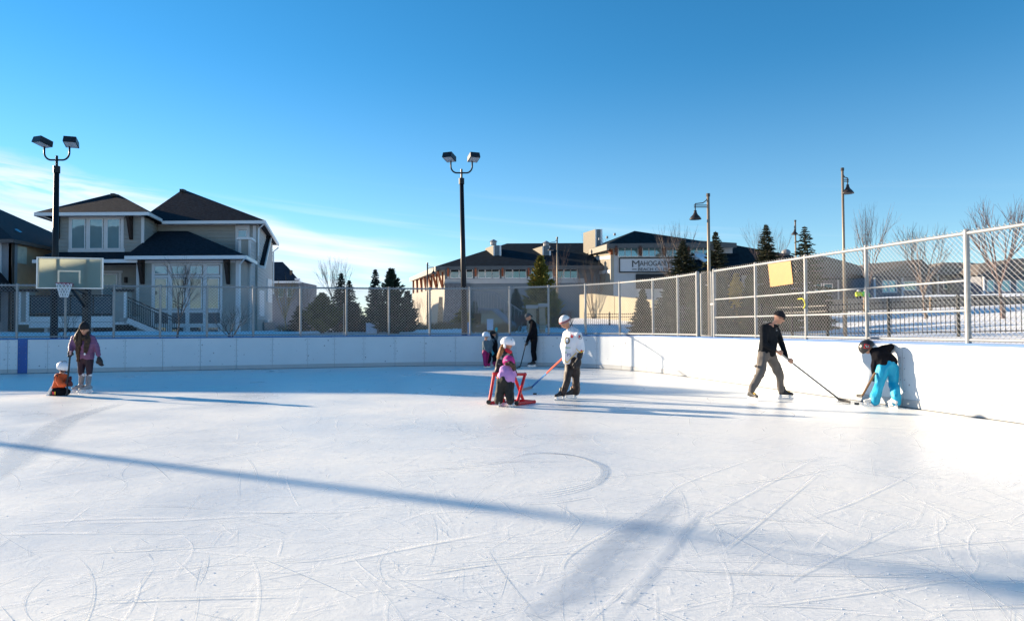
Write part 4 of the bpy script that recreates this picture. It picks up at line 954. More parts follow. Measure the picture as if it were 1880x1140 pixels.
street_lamp(1463, 405, 46, 'small distant street lamp beside the small spruce top', -1, .05, .055, 0)
street_lamp(1024, 436, 50, 'street lamp with bell shade in front of the club between the two chimneys', -1, .48, .06, 0)
street_lamp(785, 483, 62, 'distant street lamp in front of the left end wall of the club', 1, .55, .07, 0, True)

# ------------------------------------------------------------------ trees
def spruce(px, ytop, Y, w_px, label, cat='spruce', step=.20, col=(.030, .055, .035), c2=(.075, .095, .05), dens=1.0, droop=.25, open_=0.35, clump=1.0, base_w=None, name='spruce_tree', up=.0, grp='evergreens behind the fence', yb=None):
    b = P(px, 600, Y); z0 = T(b.x, Y); h = Z(px, ytop, Y)-z0; w = w_px/FPX*Y/2
    rr = random.Random(int(px*7+ytop)); root = thing(name, label, cat, (b.x, Y, z0), grp); c = V((b.x, Y, z0))
    part('trunk', M('bark_grey', (.10, .08, .065), .9, .25, 6, .4, 20), root, lambda m: m.tube([c, c+V((0, 0, h*.5)), c+V((0, 0, h))], [.10+h*.008, .06, .012], 7))
    m = MB(); z = h*.04; lv = 0
    while z < h*.985:
        t = z/h; rad_ = w*(1-t)**.92*(1 if t > .08 else .8)+.03; nb_ = max(4, int((5+6*(1-t))*dens)); a0 = rr.uniform(0, 6.28)
        for k in range(nb_):
            a = a0+6.283*k/nb_+rr.uniform(-.25, .25); R = rad_*rr.uniform(.55, 1.15); d = V((math.cos(a), math.sin(a), 0)); s = V((-d.y, d.x, 0))
            cs = clump*min(1.0, .30+R*.62); n = max(2, int(R/(.13*cs))); p0 = c+V((0, 0, z+rr.uniform(-.6, .6)*step*min(1, R)))
            for i in range(n+1):
                q_ = i/n; r_ = R*(.12+.88*q_); zz = -droop*r_*(1-.9*q_*.6)+up*r_*q_+rr.uniform(-.03, .03)
                p = p0+d*r_+V((0, 0, zz)); wd = (.16*(1-q_)+.09)*cs; ln = (.20+.12*rr.random())*cs
                for sg in (-1, 1, 0):
                    dr = (d*(.8 if sg else 1.0)+s*sg*(.9+rr.uniform(-.3, .3))+V((0, 0, rr.uniform(-.35, .25)+up*.7))).normalized()
                    tip = p+dr*ln*(1 if sg else 1.15); nx = dr.cross(V((rr.uniform(-.3, .3), rr.uniform(-.3, .3), 1))).normalized()*wd*.30
                    mid = p.lerp(tip, .45)+V((0, 0, .02)); m.add([p, mid+nx, tip, mid-nx, mid+V((0, 0, -.07*clump))], [(0, 1, 2, 3), (0, 4, 2)])
        z += step*(.5+.45*(1-t))*rr.uniform(.85, 1.15)/dens**.5
    cm = M('needles_%d' % int(col[0]*1000+col[1]*30000), col, .8, .3, 2.5, c2=c2, spec=.2)
    m.build('crown', cm, root); return root
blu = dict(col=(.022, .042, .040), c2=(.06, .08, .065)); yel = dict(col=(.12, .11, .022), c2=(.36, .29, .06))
spruce(592, 538, 37, 74, 'dense green cone shaped evergreen left of the tall bare tree', 'evergreen', dens=1.7, step=.11, droop=-.5, clump=.85, name='cedar_tree', col=(.045, .065, .022), c2=(.11, .13, .04), up=.5)
spruce(548, 560, 42, 46, 'dark evergreen behind the golden bare tree at the house corner', 'evergreen', dens=1.3, **blu)
spruce(626, 500, 39, 62, 'slender spruce with spiky top in front of the tall bare tree', dens=1.0, **blu)
spruce(641, 514, 41, 58, 'spruce just right of the tall bare tree, behind the double fence upright', dens=1.2, **blu)
spruce(655, 556, 40, 50, 'low bushy spruce at the right of the left evergreen group', dens=1.3, **blu)
spruce(689, 494, 39, 58, 'tall slim spruce at the left of the dark pine', dens=1.05, **blu)
spruce(719, 494, 37, 74, 'dark bushy pine with thick upright shoots', 'pine', dens=1.1, clump=1.6, up=.6, droop=.15, name='pine_tree', col=(.018, .035, .030), c2=(.045, .07, .045))
spruce(748, 532, 40, 40, 'low dark pine at the right side of the bushy pine', 'pine', dens=1.1, clump=1.4, up=.5, droop=.1, name='pine_tree', col=(.018, .035, .030), c2=(.045, .07, .045))
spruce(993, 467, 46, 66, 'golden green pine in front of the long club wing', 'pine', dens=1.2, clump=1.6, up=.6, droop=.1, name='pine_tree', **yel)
spruce(948, 528, 46, 46, 'dark green evergreen left of the golden pine', dens=1.2)
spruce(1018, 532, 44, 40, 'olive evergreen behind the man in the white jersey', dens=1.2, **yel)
spruce(1256, 440, 44, 124, 'broad spruce in front of the right end of the club sign', dens=1.3, col=(.04, .05, .032), c2=(.10, .10, .055))
spruce(1316, 424, 41, 104, 'spruce with pointed top right of the near street lamp', dens=1.2, col=(.04, .05, .032), c2=(.10, .10, .055))
spruce(1228, 512, 31, 60, 'low dark spruce left of the broad spruce', step=.12, droop=.4, dens=1.2, **blu)
spruce(1285, 500, 30, 70, 'dark spruce behind the narrow fence gate', step=.12, droop=.4, dens=1.2)
spruce(1353, 500, 30.5, 66, 'olive evergreen behind the fence left of the yellow sheet', step=.12, droop=.4, dens=1.2, **yel)
spruce(1409, 411, 43, 108, 'slim spruce with a bare tree behind it above the yellow sheet', dens=1.1, col=(.04, .05, .032), c2=(.10, .10, .055))
spruce(1378, 502, 29.5, 60, 'dark evergreen behind the left part of the yellow sheet', step=.12, droop=.4, dens=1.3)
spruce(1440, 505, 31, 70, 'dark evergreen behind the right part of the yellow sheet', step=.12, droop=.4, dens=1.3)
spruce(1480, 415, 40, 122, 'spruce with wide open top just right of the small street lamp', dens=.85, droop=.05, col=(.03, .045, .035), c2=(.09, .10, .06))
spruce(1505, 535, 31, 60, 'low evergreen at the foot of the fence bay left of the hi-vis workers', step=.12, droop=.4, dens=1.2, **blu)
spruce(1170, 545, 54, 44, 'small dark evergreen above the cream wall', dens=1.1, **blu); spruce(1212, 548, 46, 44, 'dark evergreen at the right end of the cream wall', dens=1.1, **blu)
spruce(1180, 530, 33, 56, 'dark low evergreen behind the fence left of the narrow gate', step=.12, droop=.4, dens=1.2, **blu)
spruce(1325, 506, 28.5, 62, 'dark evergreen behind the first bay right of the narrow gate', step=.12, droop=.4, dens=1.2, **blu)
spruce(850, 560, 50, 50, 'olive evergreen behind the blue bin', dens=1.2, **yel); spruce(872, 552, 52, 44, 'dark evergreen left of the cream stair wall', dens=1.2)
spruce(920, 566, 43.5, 26, 'small conical evergreen above the sloping stair wall', dens=1.3, col=(.04, .06, .02), c2=(.1, .11, .04))

def bare(px, ytop, Y, w_px, label, seed=1, col=(.10, .075, .065), c2=(.22, .17, .14), forks=5, trunk_f=.28, r0=.07, spread=.55, fine=1.0, grp='bare trees', name='bare_tree', cat='bare tree', depth=4, multi=False, ybase=None):
    b = P(px, 600, Y); z0 = T(b.x, Y) if ybase is None else Z(px, ybase, Y); h = Z(px, ytop, Y)-z0; w = w_px/FPX*Y/2
    rr = random.Random(seed*77+int(px)); root = thing(name, label, cat, (b.x, Y, z0), grp); c = V((b.x, Y, z0)); tr = MB(); tw_ = MB()
    def grow(p, d, ln, r, lv):
        n = 3 if lv < 3 else 2; pts = [p]; q = p
        for i in range(n):
            d = (d+V((rr.uniform(-.13, .13), rr.uniform(-.13, .13), .07))).normalized(); q = q+d*ln/n; pts.append(q)
        rs = [r*(1-.5*i/n) for i in range(n+1)]
        (tr if lv == 0 else tw_).tube(pts, rs, 6 if lv < 2 else 3, False)
        if lv >= depth: return
        k = rr.randint(2, 4) if lv else forks
        for i in range(k):
            t = rr.uniform(.35, 1) if lv else rr.uniform(.8, 1.0); idx = min(n-1, int(t*n)); p2 = pts[idx].lerp(pts[idx+1], t*n-idx)
            a = rr.uniform(0, 6.28) if lv else 6.283*i/k+rr.uniform(-.4, .4); per = d.cross(V((math.cos(a), math.sin(a), .3))).normalized()
            sp_ = spread*(.55+.6*rr.random()); nd_ = (d*(1-sp_*.45)+per*sp_+V((0, 0, .25))).normalized()
            grow(p2, nd_, ln*(rr.uniform(.55, .8) if lv else (1-trunk_f)/trunk_f*.52), r*(.5 if lv else .55), lv+1)
        if lv: grow(pts[-1], d, ln*.62, r*.5, lv+1)
    if multi:
        for i in range(8): a = rr.uniform(0, 6.28); grow(c+V((rr.uniform(-.15, .15), rr.uniform(-.1, .1), 0)), V((math.cos(a)*spread, math.sin(a)*spread, 1)).normalized(), h*.45, r0*.5, 1)
    else: grow(c, V((rr.uniform(-.03, .03), 0, 1)).normalized(), h*trunk_f, r0, 0)
    # fit the crown to its real height and spread
    allv = tr.v+tw_.v; zt_ = max(v[2] for v in allv); xs = sorted(abs(v[0]-c.x) for v in allv); wr = xs[int(len(xs)*.985)]
    fz_ = h/(zt_-z0); fx = w/max(wr, .1)
    for mb in (tr, tw_):
        for i, v in enumerate(mb.v):
            g = 1 if multi else sm((v[2]-z0)/(h*trunk_f/fz_)); f = 1+(fx-1)*g; mb.v[i] = (c.x+(v[0]-c.x)*f, c.y+(v[1]-c.y)*f, z0+(v[2]-z0)*fz_)
    bm2 = M('bark_%d' % int(col[0]*1000+c2[0]*10000), col, .85, .2, 5, c2=c2)
    if not multi: tr.build('trunk', bm2, root)
    tw_.build('crown', bm2, root); return root
bare(325, 468, 31, 96, 'bare young tree in front of the large house windows', 2, (.03, .028, .03), (.07, .065, .06), r0=.055, depth=4)
bare(422, 556, 29, 86, 'low bare shrub in front of the right corner of the house', 3, (.03, .028, .03), (.07, .06, .06), multi=True, r0=.03, spread=.9, name='bare_shrub', cat='shrub', depth=3, ybase=622)
bare(120, 560, 30, 46, 'thin bare shrub under the basketball hoop', 5, (.03, .028, .03), (.07, .06, .06), multi=True, r0=.022, spread=.6, name='bare_shrub', cat='shrub', depth=3, ybase=622)
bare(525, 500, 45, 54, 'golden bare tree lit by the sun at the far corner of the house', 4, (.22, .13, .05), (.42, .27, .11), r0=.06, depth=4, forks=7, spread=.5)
bare(618, 468, 44, 64, 'tall bare tree forking widely above the evergreens at left', 6, (.07, .055, .05), (.16, .13, .12), r0=.10, trunk_f=.3)
bare(560, 512, 50, 40, 'faint bare tree left of the cone shaped evergreen', 7, (.16, .13, .12), (.26, .22, .2), r0=.05)
bare(771, 535, 48, 44, 'thin bare shrub with pale twigs at the left end of the club', 8, (.14, .10, .08), (.26, .2, .16), multi=True, r0=.03, name='bare_shrub', cat='shrub', depth=3)
bare(1021, 446, 56, 46, 'narrow bare tree behind the golden pine', 9, (.14, .09, .07), (.22, .15, .12), r0=.08)
bare(1089, 462, 55, 62, 'dense reddish brown bare tree beside the club sign', 10, (.12, .085, .065), (.24, .17, .13), multi=True, r0=.07, spread=.42, depth=4)
bare(1092, 416, 90, 60, 'faint bare tree top behind the square chimney of the club', 19, (.2, .17, .16), (.28, .24, .22), r0=.12)
bare(1247, 403, 47, 82, 'bare tree in front of the club roof behind the broad spruce', 11, (.14, .095, .075), (.26, .18, .15), r0=.10, forks=6)
bare(1405, 401, 50, 88, 'bare tree rising behind the slim spruce', 12, (.15, .11, .10), (.27, .20, .18), r0=.09, forks=6)
bare(1594, 372, 36, 92, 'bare tree behind the tallest street lamp', 13, (.15, .11, .10), (.26, .20, .18), r0=.10, forks=6, trunk_f=.33)
bare(1701, 398, 34, 104, 'bare tree with forked trunk between the last two fence posts', 14, (.12, .09, .08), (.25, .19, .16), r0=.09, trunk_f=.30)
bare(1842, 358, 30, 124, 'large bare tree at the right edge of the picture', 15, (.12, .085, .085), (.22, .16, .15), r0=.10, trunk_f=.34, forks=6)
# red-brown and dry shrubs
for i, (px, yt, Yk, wp, lab, c1_, c2_) in enumerate(((950, 572, 40, 40, 'dense red brown bare shrub left of the man in black', (.10, .045, .035), (.2, .10, .07)), (972, 580, 41, 30, 'small red brown shrub behind the man in black', (.10, .045, .035), (.2, .10, .07)), (1050, 566, 44, 40, 'reddish bare shrub at the left end of the cream wall', (.09, .05, .045), (.16, .09, .08)), (1030, 574, 42, 36, 'reddish bare shrub behind the white beanie', (.09, .05, .045), (.16, .09, .08)))):
    bare(px, yt, Yk, wp, lab, 30+i, c1_, c2_, multi=True, r0=.03, spread=.5, name='bare_shrub', cat='shrub', depth=4, grp='red brown shrubs')
gr = MB(); rg = random.Random(5)
for k in range(2600):
    px = rg.choice((rg.gauss(885, 24), rg.gauss(925, 14), rg.uniform(790, 860), rg.gauss(812, 8), rg.gauss(768, 10), rg.uniform(505, 600))); Yk = rg.uniform(38, 41.5) if px > 862 else rg.uniform(44, 50)
    b = P(px, 600, Yk); z = T(b.x, Yk)-.03; h = rg.uniform(.2, .6); dx = rg.uniform(-.15, .15); gr.add([(b.x-.02, Yk, z), (b.x+.02, Yk, z), (b.x+dx, Yk+rg.uniform(-.1, .1), z+h)], [(0, 1, 2)])
gr.build('dry_grass', M('dry_grass', (.20, .12, .06), .9, .3, 4), kind='stuff')
# parked car under snow and two workers are far off behind the fence at right (workers built with the people)

# ------------------------------------------------------------------ people
def sphere_pts(c, r, k=1.0):
    out = []
    for i in range(5):
        t = math.pi*(i+.5)/5
        for j in range(8):
            a = 2*math.pi*(j+.5*(i % 2))/8; out.append((c.x+r*math.sin(t)*math.cos(a), c.y+r*math.sin(t)*math.sin(a), c.z+r*math.cos(t)))
    out += [(c.x, c.y, c.z+r), (c.x, c.y, c.z-r)]; return out
class Cloth:
    """hulls of spheres, fused into one continuous surface"""
    def __init__(s): s.h = []
    def hull(s, *sp): s.h.append([(V(p), r) for p, r in sp]); return s
    def chain(s, *sp):
        for a, b in zip(sp[:-1], sp[1:]): s.hull(a, b)
        return s
    def build(s, name, mat, root, vox=.016, folds=.006, fs=9, smooth_n=3, label=None, seed=0):
        bm = bmesh.new()
        for h in s.h:
            vs = []
            for p, r in h:
                for q in sphere_pts(p, r): vs.append(bm.verts.new(q))
            g = bmesh.ops.convex_hull(bm, input=vs)
            kill = [e for e in set(g['geom_interior']+g['geom_unused']) if isinstance(e, bmesh.types.BMVert)]
            bmesh.ops.delete(bm, geom=kill, context='VERTS')
        o0 = WL[root]
        bmesh.ops.translate(bm, vec=-o0, verts=bm.verts)
        me = bpy.data.meshes.new(name); bm.to_mesh(me); bm.free()
        o = bpy.data.objects.new(name, me); COL.objects.link(o)
        r = o.modifiers.new('r', 'REMESH'); r.mode = 'VOXEL'; r.voxel_size = vox
        sm_ = o.modifiers.new('s', 'SMOOTH'); sm_.iterations = smooth_n; sm_.factor = .5
        bpy.context.view_layer.update()
        m2 = bpy.data.meshes.new_from_object(o.evaluated_get(bpy.context.evaluated_depsgraph_get())); bpy.data.objects.remove(o)
        if folds:
            nr = [v.normal.copy() for v in m2.vertices]
            for v, n in zip(m2.vertices, nr):
                q = v.co; k = noise.noise(V((q.x*fs, q.y*fs, q.z*fs*.55+seed)))+.5*noise.noise(V((q.x*fs*2.3, q.y*fs*2.3, q.z*fs*1.4+seed)))
                v.co = q+n*k*folds
        for p in m2.polygons: p.use_smooth = True
        m2.materials.append(mat); ob = bpy.data.objects.new(name, m2); COL.objects.link(ob); ob.parent = root; WL[ob] = o0
        if label: ob['label'] = label
        return ob
def basis(f, tiltz=0.0):
    f = V(f); f = V((f.x, f.y, tiltz if tiltz else f.z)).normalized(); r = f.cross(V((0, 0, 1))).normalized(); return f, r, r.cross(f).normalized()
def dome(name, mat, root, c, f, r_, u, rx, ry, rz, cut, thick=0, parent=None, vents=None):
    bm = bmesh.new(); bmesh.ops.create_icosphere(bm, subdivisions=4, radius=1)
    Mx = Matrix((r_*rx, f*ry, u*rz)).transposed()
    bmesh.ops.bisect_plane(bm, geom=bm.verts[:]+bm.edges[:]+bm.faces[:], plane_co=(0, 0, cut), plane_no=(0, 0, 1), clear_inner=True)
    e = [x for x in bm.edges if x.is_boundary]; bmesh.ops.contextual_create(bm, geom=e)
    for v in bm.verts: v.co = Mx @ v.co + c - WL[root]
    me = bpy.data.meshes.new(name); bm.to_mesh(me); bm.free()
    for p in me.polygons: p.use_smooth = len(p.vertices) < 6
    me.materials.append(mat); o = bpy.data.objects.new(name, me); COL.objects.link(o); o.parent = parent or root; WL[o] = WL[root]; return o
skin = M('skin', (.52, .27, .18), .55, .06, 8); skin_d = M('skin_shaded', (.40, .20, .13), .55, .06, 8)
dark_eye = M('eye_dark', (.02, .015, .015), .3, .05); lip = M('lip', (.30, .10, .08), .5, .05)
blade_m = M('blade_steel', (.65, .66, .68), .25, .05, 3, metal=.9); holder_w = M('holder_white', (.75, .75, .76), .4, .05)
def head(C, c, f, r_, u, k, hat=0):
    C.hull((c+u*.025*k, .088*k), (c+f*.018*k+u*.02*k, .084*k), (c-f*.015*k+u*.02*k, .086*k), (c+f*.045*k-u*.065*k, .048*k))
    C.hull((c+f*.040*k-u*.075*k, .040*k), (c-f*.02*k-u*.05*k, .055*k))
    C.hull((c+f*.098*k+u*.010*k, .010*k), (c+f*.118*k-u*.022*k, .013*k), (c+f*.09*k-u*.02*k, .014*k))
    for s in (-1, 1): C.hull((c+r_*s*.088*k-u*.002*k-f*.01*k, .014*k), (c+r_*s*.085*k-u*.03*k-f*.005*k, .010*k))
def face_parts(root, c, f, r_, u, k):
    for s in (-1, 1): part('eye', dark_eye, root, lambda m: m.ell(c+f*.094*k+r_*s*.032*k+u*.012*k, .012*k, .012*k, .008*k, 8, 5))
    part('mouth', lip, root, lambda m: m.bar(c+f*.098*k+r_*.022*k-u*.052*k, c+f*.098*k-r_*.022*k-u*.052*k, .012*k, .010*k))
def skate(root, g, d, k, boot_m, hold_m=holder_w, shaft_to=None, accent=None, tilt=None):
    """g = point on the ice under the ankle, d = toe direction"""
    d = V((d[0], d[1], 0)).normalized(); s = V((-d.y, d.x, 0)); z = V((0, 0, 1))
    if tilt: d, z = tilt; s = z.cross(d).normalized()
    sole = .075*k; A = g+z*.17*k
    C = Cloth(); C.hull((g-d*.055*k+z*(sole+.04*k), .04*k), (g+d*.09*k+z*(sole+.035*k), .038*k), (A, .05*k)).hull((g+d*.09*k+z*(sole+.035*k), .038*k), (g+d*.175*k+z*(sole+.022*k), .030*k)).hull((A, .05*k), (shaft_to if shaft_to else A+z*.05*k, .050*k))
    b = C.build('skate', boot_m, root, .012, 0)
    WL[b] = WL[root]
    part('holder', hold_m, b, lambda m: (m.bar(g-d*.085*k+z*sole*.72, g+d*.185*k+z*sole*.72, .028*k, .016*k, z), m.bar(g-d*.05*k+z*sole*.3, g-d*.05*k+z*sole*1.1, .03*k, .045*k, d), m.bar(g+d*.13*k+z*sole*.3, g+d*.13*k+z*sole*1.1, .03*k, .05*k, d)))
    part('blade', blade_m, b, lambda m: m.bar(g-d*.10*k+z*.016*k, g+d*.20*k+z*.016*k, .006, .032*k, z))
    if accent: part('laces', accent, b, lambda m: m.bar(g+d*.06*k+z*(sole+.085*k), g+d*.13*k+z*(sole+.062*k), .035*k, .02*k, z))
    return b
def mitt(root, c, dr, k, mat, thumb, name='glove', fingers=False, base=None):
    dr = V(dr).normalized(); th = V(thumb).normalized(); C = Cloth(); w = dr.cross(th).normalized()
    C.hull((c-dr*.05*k, .036*k), (c+th*.02*k, .034*k), (c-th*.02*k, .034*k), (c+dr*.03*k+th*.02*k, .030*k), (c+dr*.03*k-th*.02*k, .030*k))
    for i, o in enumerate((-.030, -.010, .010, .030)):
        ln = (.045, .058, .062, .05)[i]; a = c+dr*.03*k+th*o*k; C.chain((a, .014*k), (a+dr*ln*.6*k+w*.012*k, .0135*k), (a+dr*ln*.9*k+w*.035*k, .012*k))
    C.chain((c-dr*.01*k+th*.03*k, .016*k), (c+dr*.01*k+th*.058*k, .014*k), (c+dr*.04*k+th*.062*k+w*.01*k, .012*k))
    return C.build(name, mat, root, .008 if k > .7 else .007, 0, smooth_n=2)
def grip(C, c, ax_, palm, k):
    """bare hand closed round a shaft: c centre on the shaft, ax_ along the shaft, palm = side the back of the hand is on"""
    ax_ = V(ax_).normalized(); p = (V(palm)-ax_*V(palm).dot(ax_)).normalized(); q = ax_.cross(p).normalized()
    C.hull((c+p*.036*k-ax_*.03*k, .016*k), (c+p*.036*k+ax_*.03*k, .016*k), (c+p*.034*k-q*.03*k-ax_*.02*k, .018*k), (c+p*.034*k-q*.03*k+ax_*.02*k, .018*k))
    for i, o in enumerate((-.034, -.011, .012, .034)):
        R = .027*k; pts = [c+ax_*o*k+p*math.cos(a)*R*(1.15 if a < .5 else 1)+q*math.sin(a)*R for a in (.2, 1.1, 2.0, 2.9)]
        C.chain(*[(x, r*k) for x, r in zip(pts, (.0115, .0105, .0098, .009))])
    C.chain((c-q*.03*k+ax_*.03*k, .012*k), (c-p*.012*k-q*.026*k+ax_*.04*k, .0105*k), (c-p*.028*k-q*.004*k+ax_*.038*k, .0095*k))
def stick(label, butt, heel, toe, mats, grp='hockey sticks', blade_mat=None, r=.015, cols=None, lift=0):
    butt = V(butt); heel = V(heel); toe = V(toe); root = thing('hockey_stick', label, 'hockey stick', (heel.x, heel.y, 0), grp)
    n = len(mats)
    for i, mt in enumerate(mats):
        a = butt.lerp(heel, i/n if not cols else cols[i]); b = butt.lerp(heel, (i+1)/n if not cols else cols[i+1]); part('shaft', mt, root, lambda m: m.bar(a, b, r*1.5, r*2.1))
    d = toe-heel; ln = d.length
    def bl_(m):
        u = V((0, 0, 1)); nrm = d.cross(u).normalized(); n_ = 5
        for i in range(n_):
            t0, t1 = i/n_, (i+1)/n_; A = heel.lerp(toe, t0)+nrm*.02*t0*t0; B = heel.lerp(toe, t1)+nrm*.02*t1*t1; z0, z1 = .005, .068
            h0 = z1*(1-.25*t0); h1 = z1*(1-.25*t1); A = V((A.x, A.y, lift)); B = V((B.x, B.y, lift)); w_ = nrm*.005
            m.hexa([A-w_+u*z0, B-w_+u*z0, B+w_+u*z0, A+w_+u*z0], [A-w_+u*h0, B-w_+u*h0, B+w_+u*h0, A+w_+u*h0])
        H0 = V((heel.x, heel.y, .045+lift)); m.bar(H0, heel.lerp(butt, .02), .014, .04)
    part('blade', blade_mat or M('stick_black', (.02, .02, .022), .5, .1), root, bl_, recalc=True); return root
def decal(name, me, c, target, mat, root, right=V((1, 0, 0)), view=V((0, 1, 0)), up=V((0, 0, 1))):
    """flat print laid onto the garment: every vertex is dropped on the cloth surface"""
    bmt = bmesh.new(); bmt.from_mesh(target.data); bvh = BVHTree.FromBMesh(bmt); o0 = WL[root]
    bm = bmesh.new(); bm.from_mesh(me); bmesh.ops.subdivide_edges(bm, edges=[e for e in bm.edges if e.calc_length() > .03], cuts=2)
    for v in bm.verts:
        p = c+right*v.co.x+up*v.co.y-o0; hit = bvh.ray_cast(p-view*1.0, view)
        v.co = (hit[0]-view*.006) if hit[0] is not None and (hit[0]-p).length < .35 else p
    m2 = bpy.data.meshes.new(name); bm.to_mesh(m2); bm.free(); bmt.free(); m2.materials.append(mat); o = bpy.data.objects.new(name, m2); COL.objects.link(o); o.parent = root; WL[o] = o0; return o
def quad_me(pts):
    me = bpy.data.meshes.new('p'); me.from_pydata([(x, y, 0) for x, y in pts], [], [tuple(range(len(pts)))]); return me
def disc_me(r, n=16, ry=None): return quad_me([(r*math.cos(2*math.pi*i/n), (ry or r)*math.sin(2*math.pi*i/n)) for i in range(n)])
def person(label, gp, name='person'):
    p = thing(name, label, 'person', (gp.x, gp.y, 0)); return p
bk = M('cloth_black', (.010, .010, .013), .95, .25, 12, .15, 60, spec=.05); bk2 = M('cloth_softshell', (.012, .014, .018), .85, .2, 8, .1, 60, spec=.1)
def body(root, hd, f, r_, u, k, neck, sh, el, wr, pel, hip_, kn, an, skin_=skin, vox=.013, extra=None, s=.72):
    C = Cloth(); head(C, hd, f, r_, u, k)
    C.hull((neck, .048*k*1.0), (hd-u*.06*k-f*.01*k, .045*k))
    m_sh = (sh[0]+sh[1])/2
    C.hull((neck, .05*k), (sh[0], .05*k*s*1.1), (sh[1], .05*k*s*1.1), (pel+(m_sh-pel)*.5, .11*k*s)); C.hull((pel+(m_sh-pel)*.6, .12*k*s), (pel, .13*k*s), (hip_[0], .08*k*s), (hip_[1], .08*k*s))
    for i in (0, 1):
        C.chain((sh[i], .052*k*s), (el[i], .040*k*s), (wr[i], .030*k*s)); C.chain((hip_[i], .085*k*s), (kn[i], .06*k*s), (an[i], .042*k*s))
    if extra: extra(C)
    return C.build('body', skin_, root, vox, 0, smooth_n=2)

# ---- 1 man in white jersey
def man_white():
    gR = G(1031, 734); gL = G(1051, 731.5); Y0 = (gR.y+gL.y)/2; J = lambda x, y, d=0: P(x, y, Y0+d)
    p = person('man in white hockey jersey and striped white beanie beside the red skating frame', (gR+gL)/2); k = 1.0
    hd = J(1038, 592); f, r_, u = basis((-.80, -.42, 0), -.42); f = f
    neck = J(1045, 606, .02); sh = [J(1061, 615, -.13), J(1040, 614, .17)]; el = [J(1067, 639, -.12), J(1034, 636, .10)]; wr = [J(1064, 655, -.20), J(1037, 649, .12)]
    pel = J(1050, 664); hp = [J(1056, 668, -.03), J(1046, 668, .03)]
    kn = [J(1058, 700, .0), P(1041, 700, gR.y)]; an = [gL+V((0, 0, .2)), gR+V((0, 0, .2))]
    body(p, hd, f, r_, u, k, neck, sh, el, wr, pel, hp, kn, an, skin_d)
    face_parts(p, hd, f, r_, u, k)
    jm = M('jersey_white', (.74, .75, .80), .75, .03, 5, .15, 25)
    C = Cloth(); C.hull((sh[0], .075), (sh[1], .07), (J(1046, 606, .02), .055), (J(1047, 628, -.02), .15)).hull((J(1047, 628, -.02), .155), (J(1046, 648), .165), (sh[0], .07)).hull((J(1046, 646), .165), (J(1043, 660, .0), .125), (J(1054, 650, 0), .13)).hull((J(1043, 656, 0), .12), (J(1040, 663, -.02), .075))
    C.chain((sh[0], .088), (J(1066, 633, -.14), .082), (J(1066, 645, -.16), .085)); C.chain((sh[1], .08), (el[1], .07), (wr[1], .065))
    jr = C.build('jersey', jm, p, .015, .010, 7)
    C = Cloth(); C.hull((J(1050, 603, .05), .05), (J(1058, 609, .05), .045), (J(1043, 606, -.06), .028)).hull((J(1057, 605, .09), .035), (J(1064, 612, .08), .03)); C.build('hood', M('hood_grey', (.50, .53, .60), .8, .05, 6), p, .011, .004)
    hat = dome('beanie', M('beanie_white', (.78, .78, .80), .85, .03, 20, .2, 60), p, hd+u*.030, f, r_, u, .110, .124, .128, -.20)
    for i, (c, mt) in enumerate(((-.12, (.03, .05, .07)), (-.02, (.55, .10, .10)), (.08, (.03, .06, .06)), (.18, (.5, .12, .12)))):
        def rg_(m):
            s_ = math.sqrt(1-c*c); pts = [hd+u*.030+u*.128*c+r_*.1115*s_*math.cos(2*math.pi*j/28)+f*.1255*s_*math.sin(2*math.pi*j/28) for j in range(29)]; m.tube(pts, .0055, 5, False)
        part('stripe', M('beanie_stripe_%d' % (i % 2), mt, .8), hat, rg_)
    pm = M('pants_brownblack', (.028, .018, .016), .55, .5, 6, .2, 30)
    C = Cloth(); C.hull((J(1051, 660), .14), (hp[0], .105), (hp[1], .105)); C.chain((hp[0], .112), (kn[0], .080), (P(1058, 714, gL.y), .088), (P(1057.5, 718, gL.y), .086)); C.chain((hp[1], .105), (kn[1], .078), (P(1036, 714, gR.y), .080), (P(1034.5, 720, gR.y), .080)); C.build('pants', pm, p, .013, .014, 9)
    # side stripe of light piping
    bs = M('skate_black', (.02, .022, .026), .45, .1, 6)
    skate(p, gR, (-.75, -.65), 1.0, bs); skate(p, gL, (-.95, -.25), 1.0, bs)
    gb = M('glove_black', (.016, .016, .02), .55, .2, 8); mitt(p, J(1061, 666, -.21), (-.25, 0, -1), 1.45, gb, (-1, -.2, 0)); mitt(p, J(1038, 652, .14), (-.5, .2, -1), 1.1, gb, (-.5, 1, 0))
    C = Cloth(); C.chain((J(1066, 646, -.17), .068), (J(1064, 655, -.19), .06)); C.build('glove_cuff', gb, p, .012, 0)
    # prints
    yl = M('print_yellow', (.80, .50, .03), .6); kb = M('print_black', (.02, .02, .02), .6); rd = M('print_red', (.62, .02, .03), .6); gn = M('print_green', (.03, .32, .07), .6); bl = M('print_blue', (.07, .10, .30), .6); wh = M('print_white', (.75, .75, .78), .6)
    q = 1/(FPX/Y0)
    ring = text_mesh('0', 9.0*q, 11.5*q, 0); decal('number_outline', text_mesh('0', 10.5*q, 13*q, 0), J(1040, 631.2), jr, M('print_tan', (.55, .38, .18), .6), p); o = decal('number', ring, J(1040, 630.5), jr, kb, p); 
    for v in o.data.vertices: v.co.y -= .003
    decal('maple_emblem', quad_me([(-2.6*q, -2*q), (-1*q, -3.4*q), (2.4*q, -2.2*q), (1.4*q, -.2*q), (3.2*q, 3*q), (.6*q, 1.2*q), (-1.4*q, 4.6*q), (-1.6*q, 1*q), (-3*q, .6*q)]), J(1049, 617), jr, rd, p)
    decal('shoulder_roundel', disc_me(4.4*q), J(1063, 618), jr, kb, p); a = decal('shoulder_roundel', disc_me(3.7*q), J(1063, 618), jr, wh, p)
    for v in a.data.vertices: v.co.y -= .003
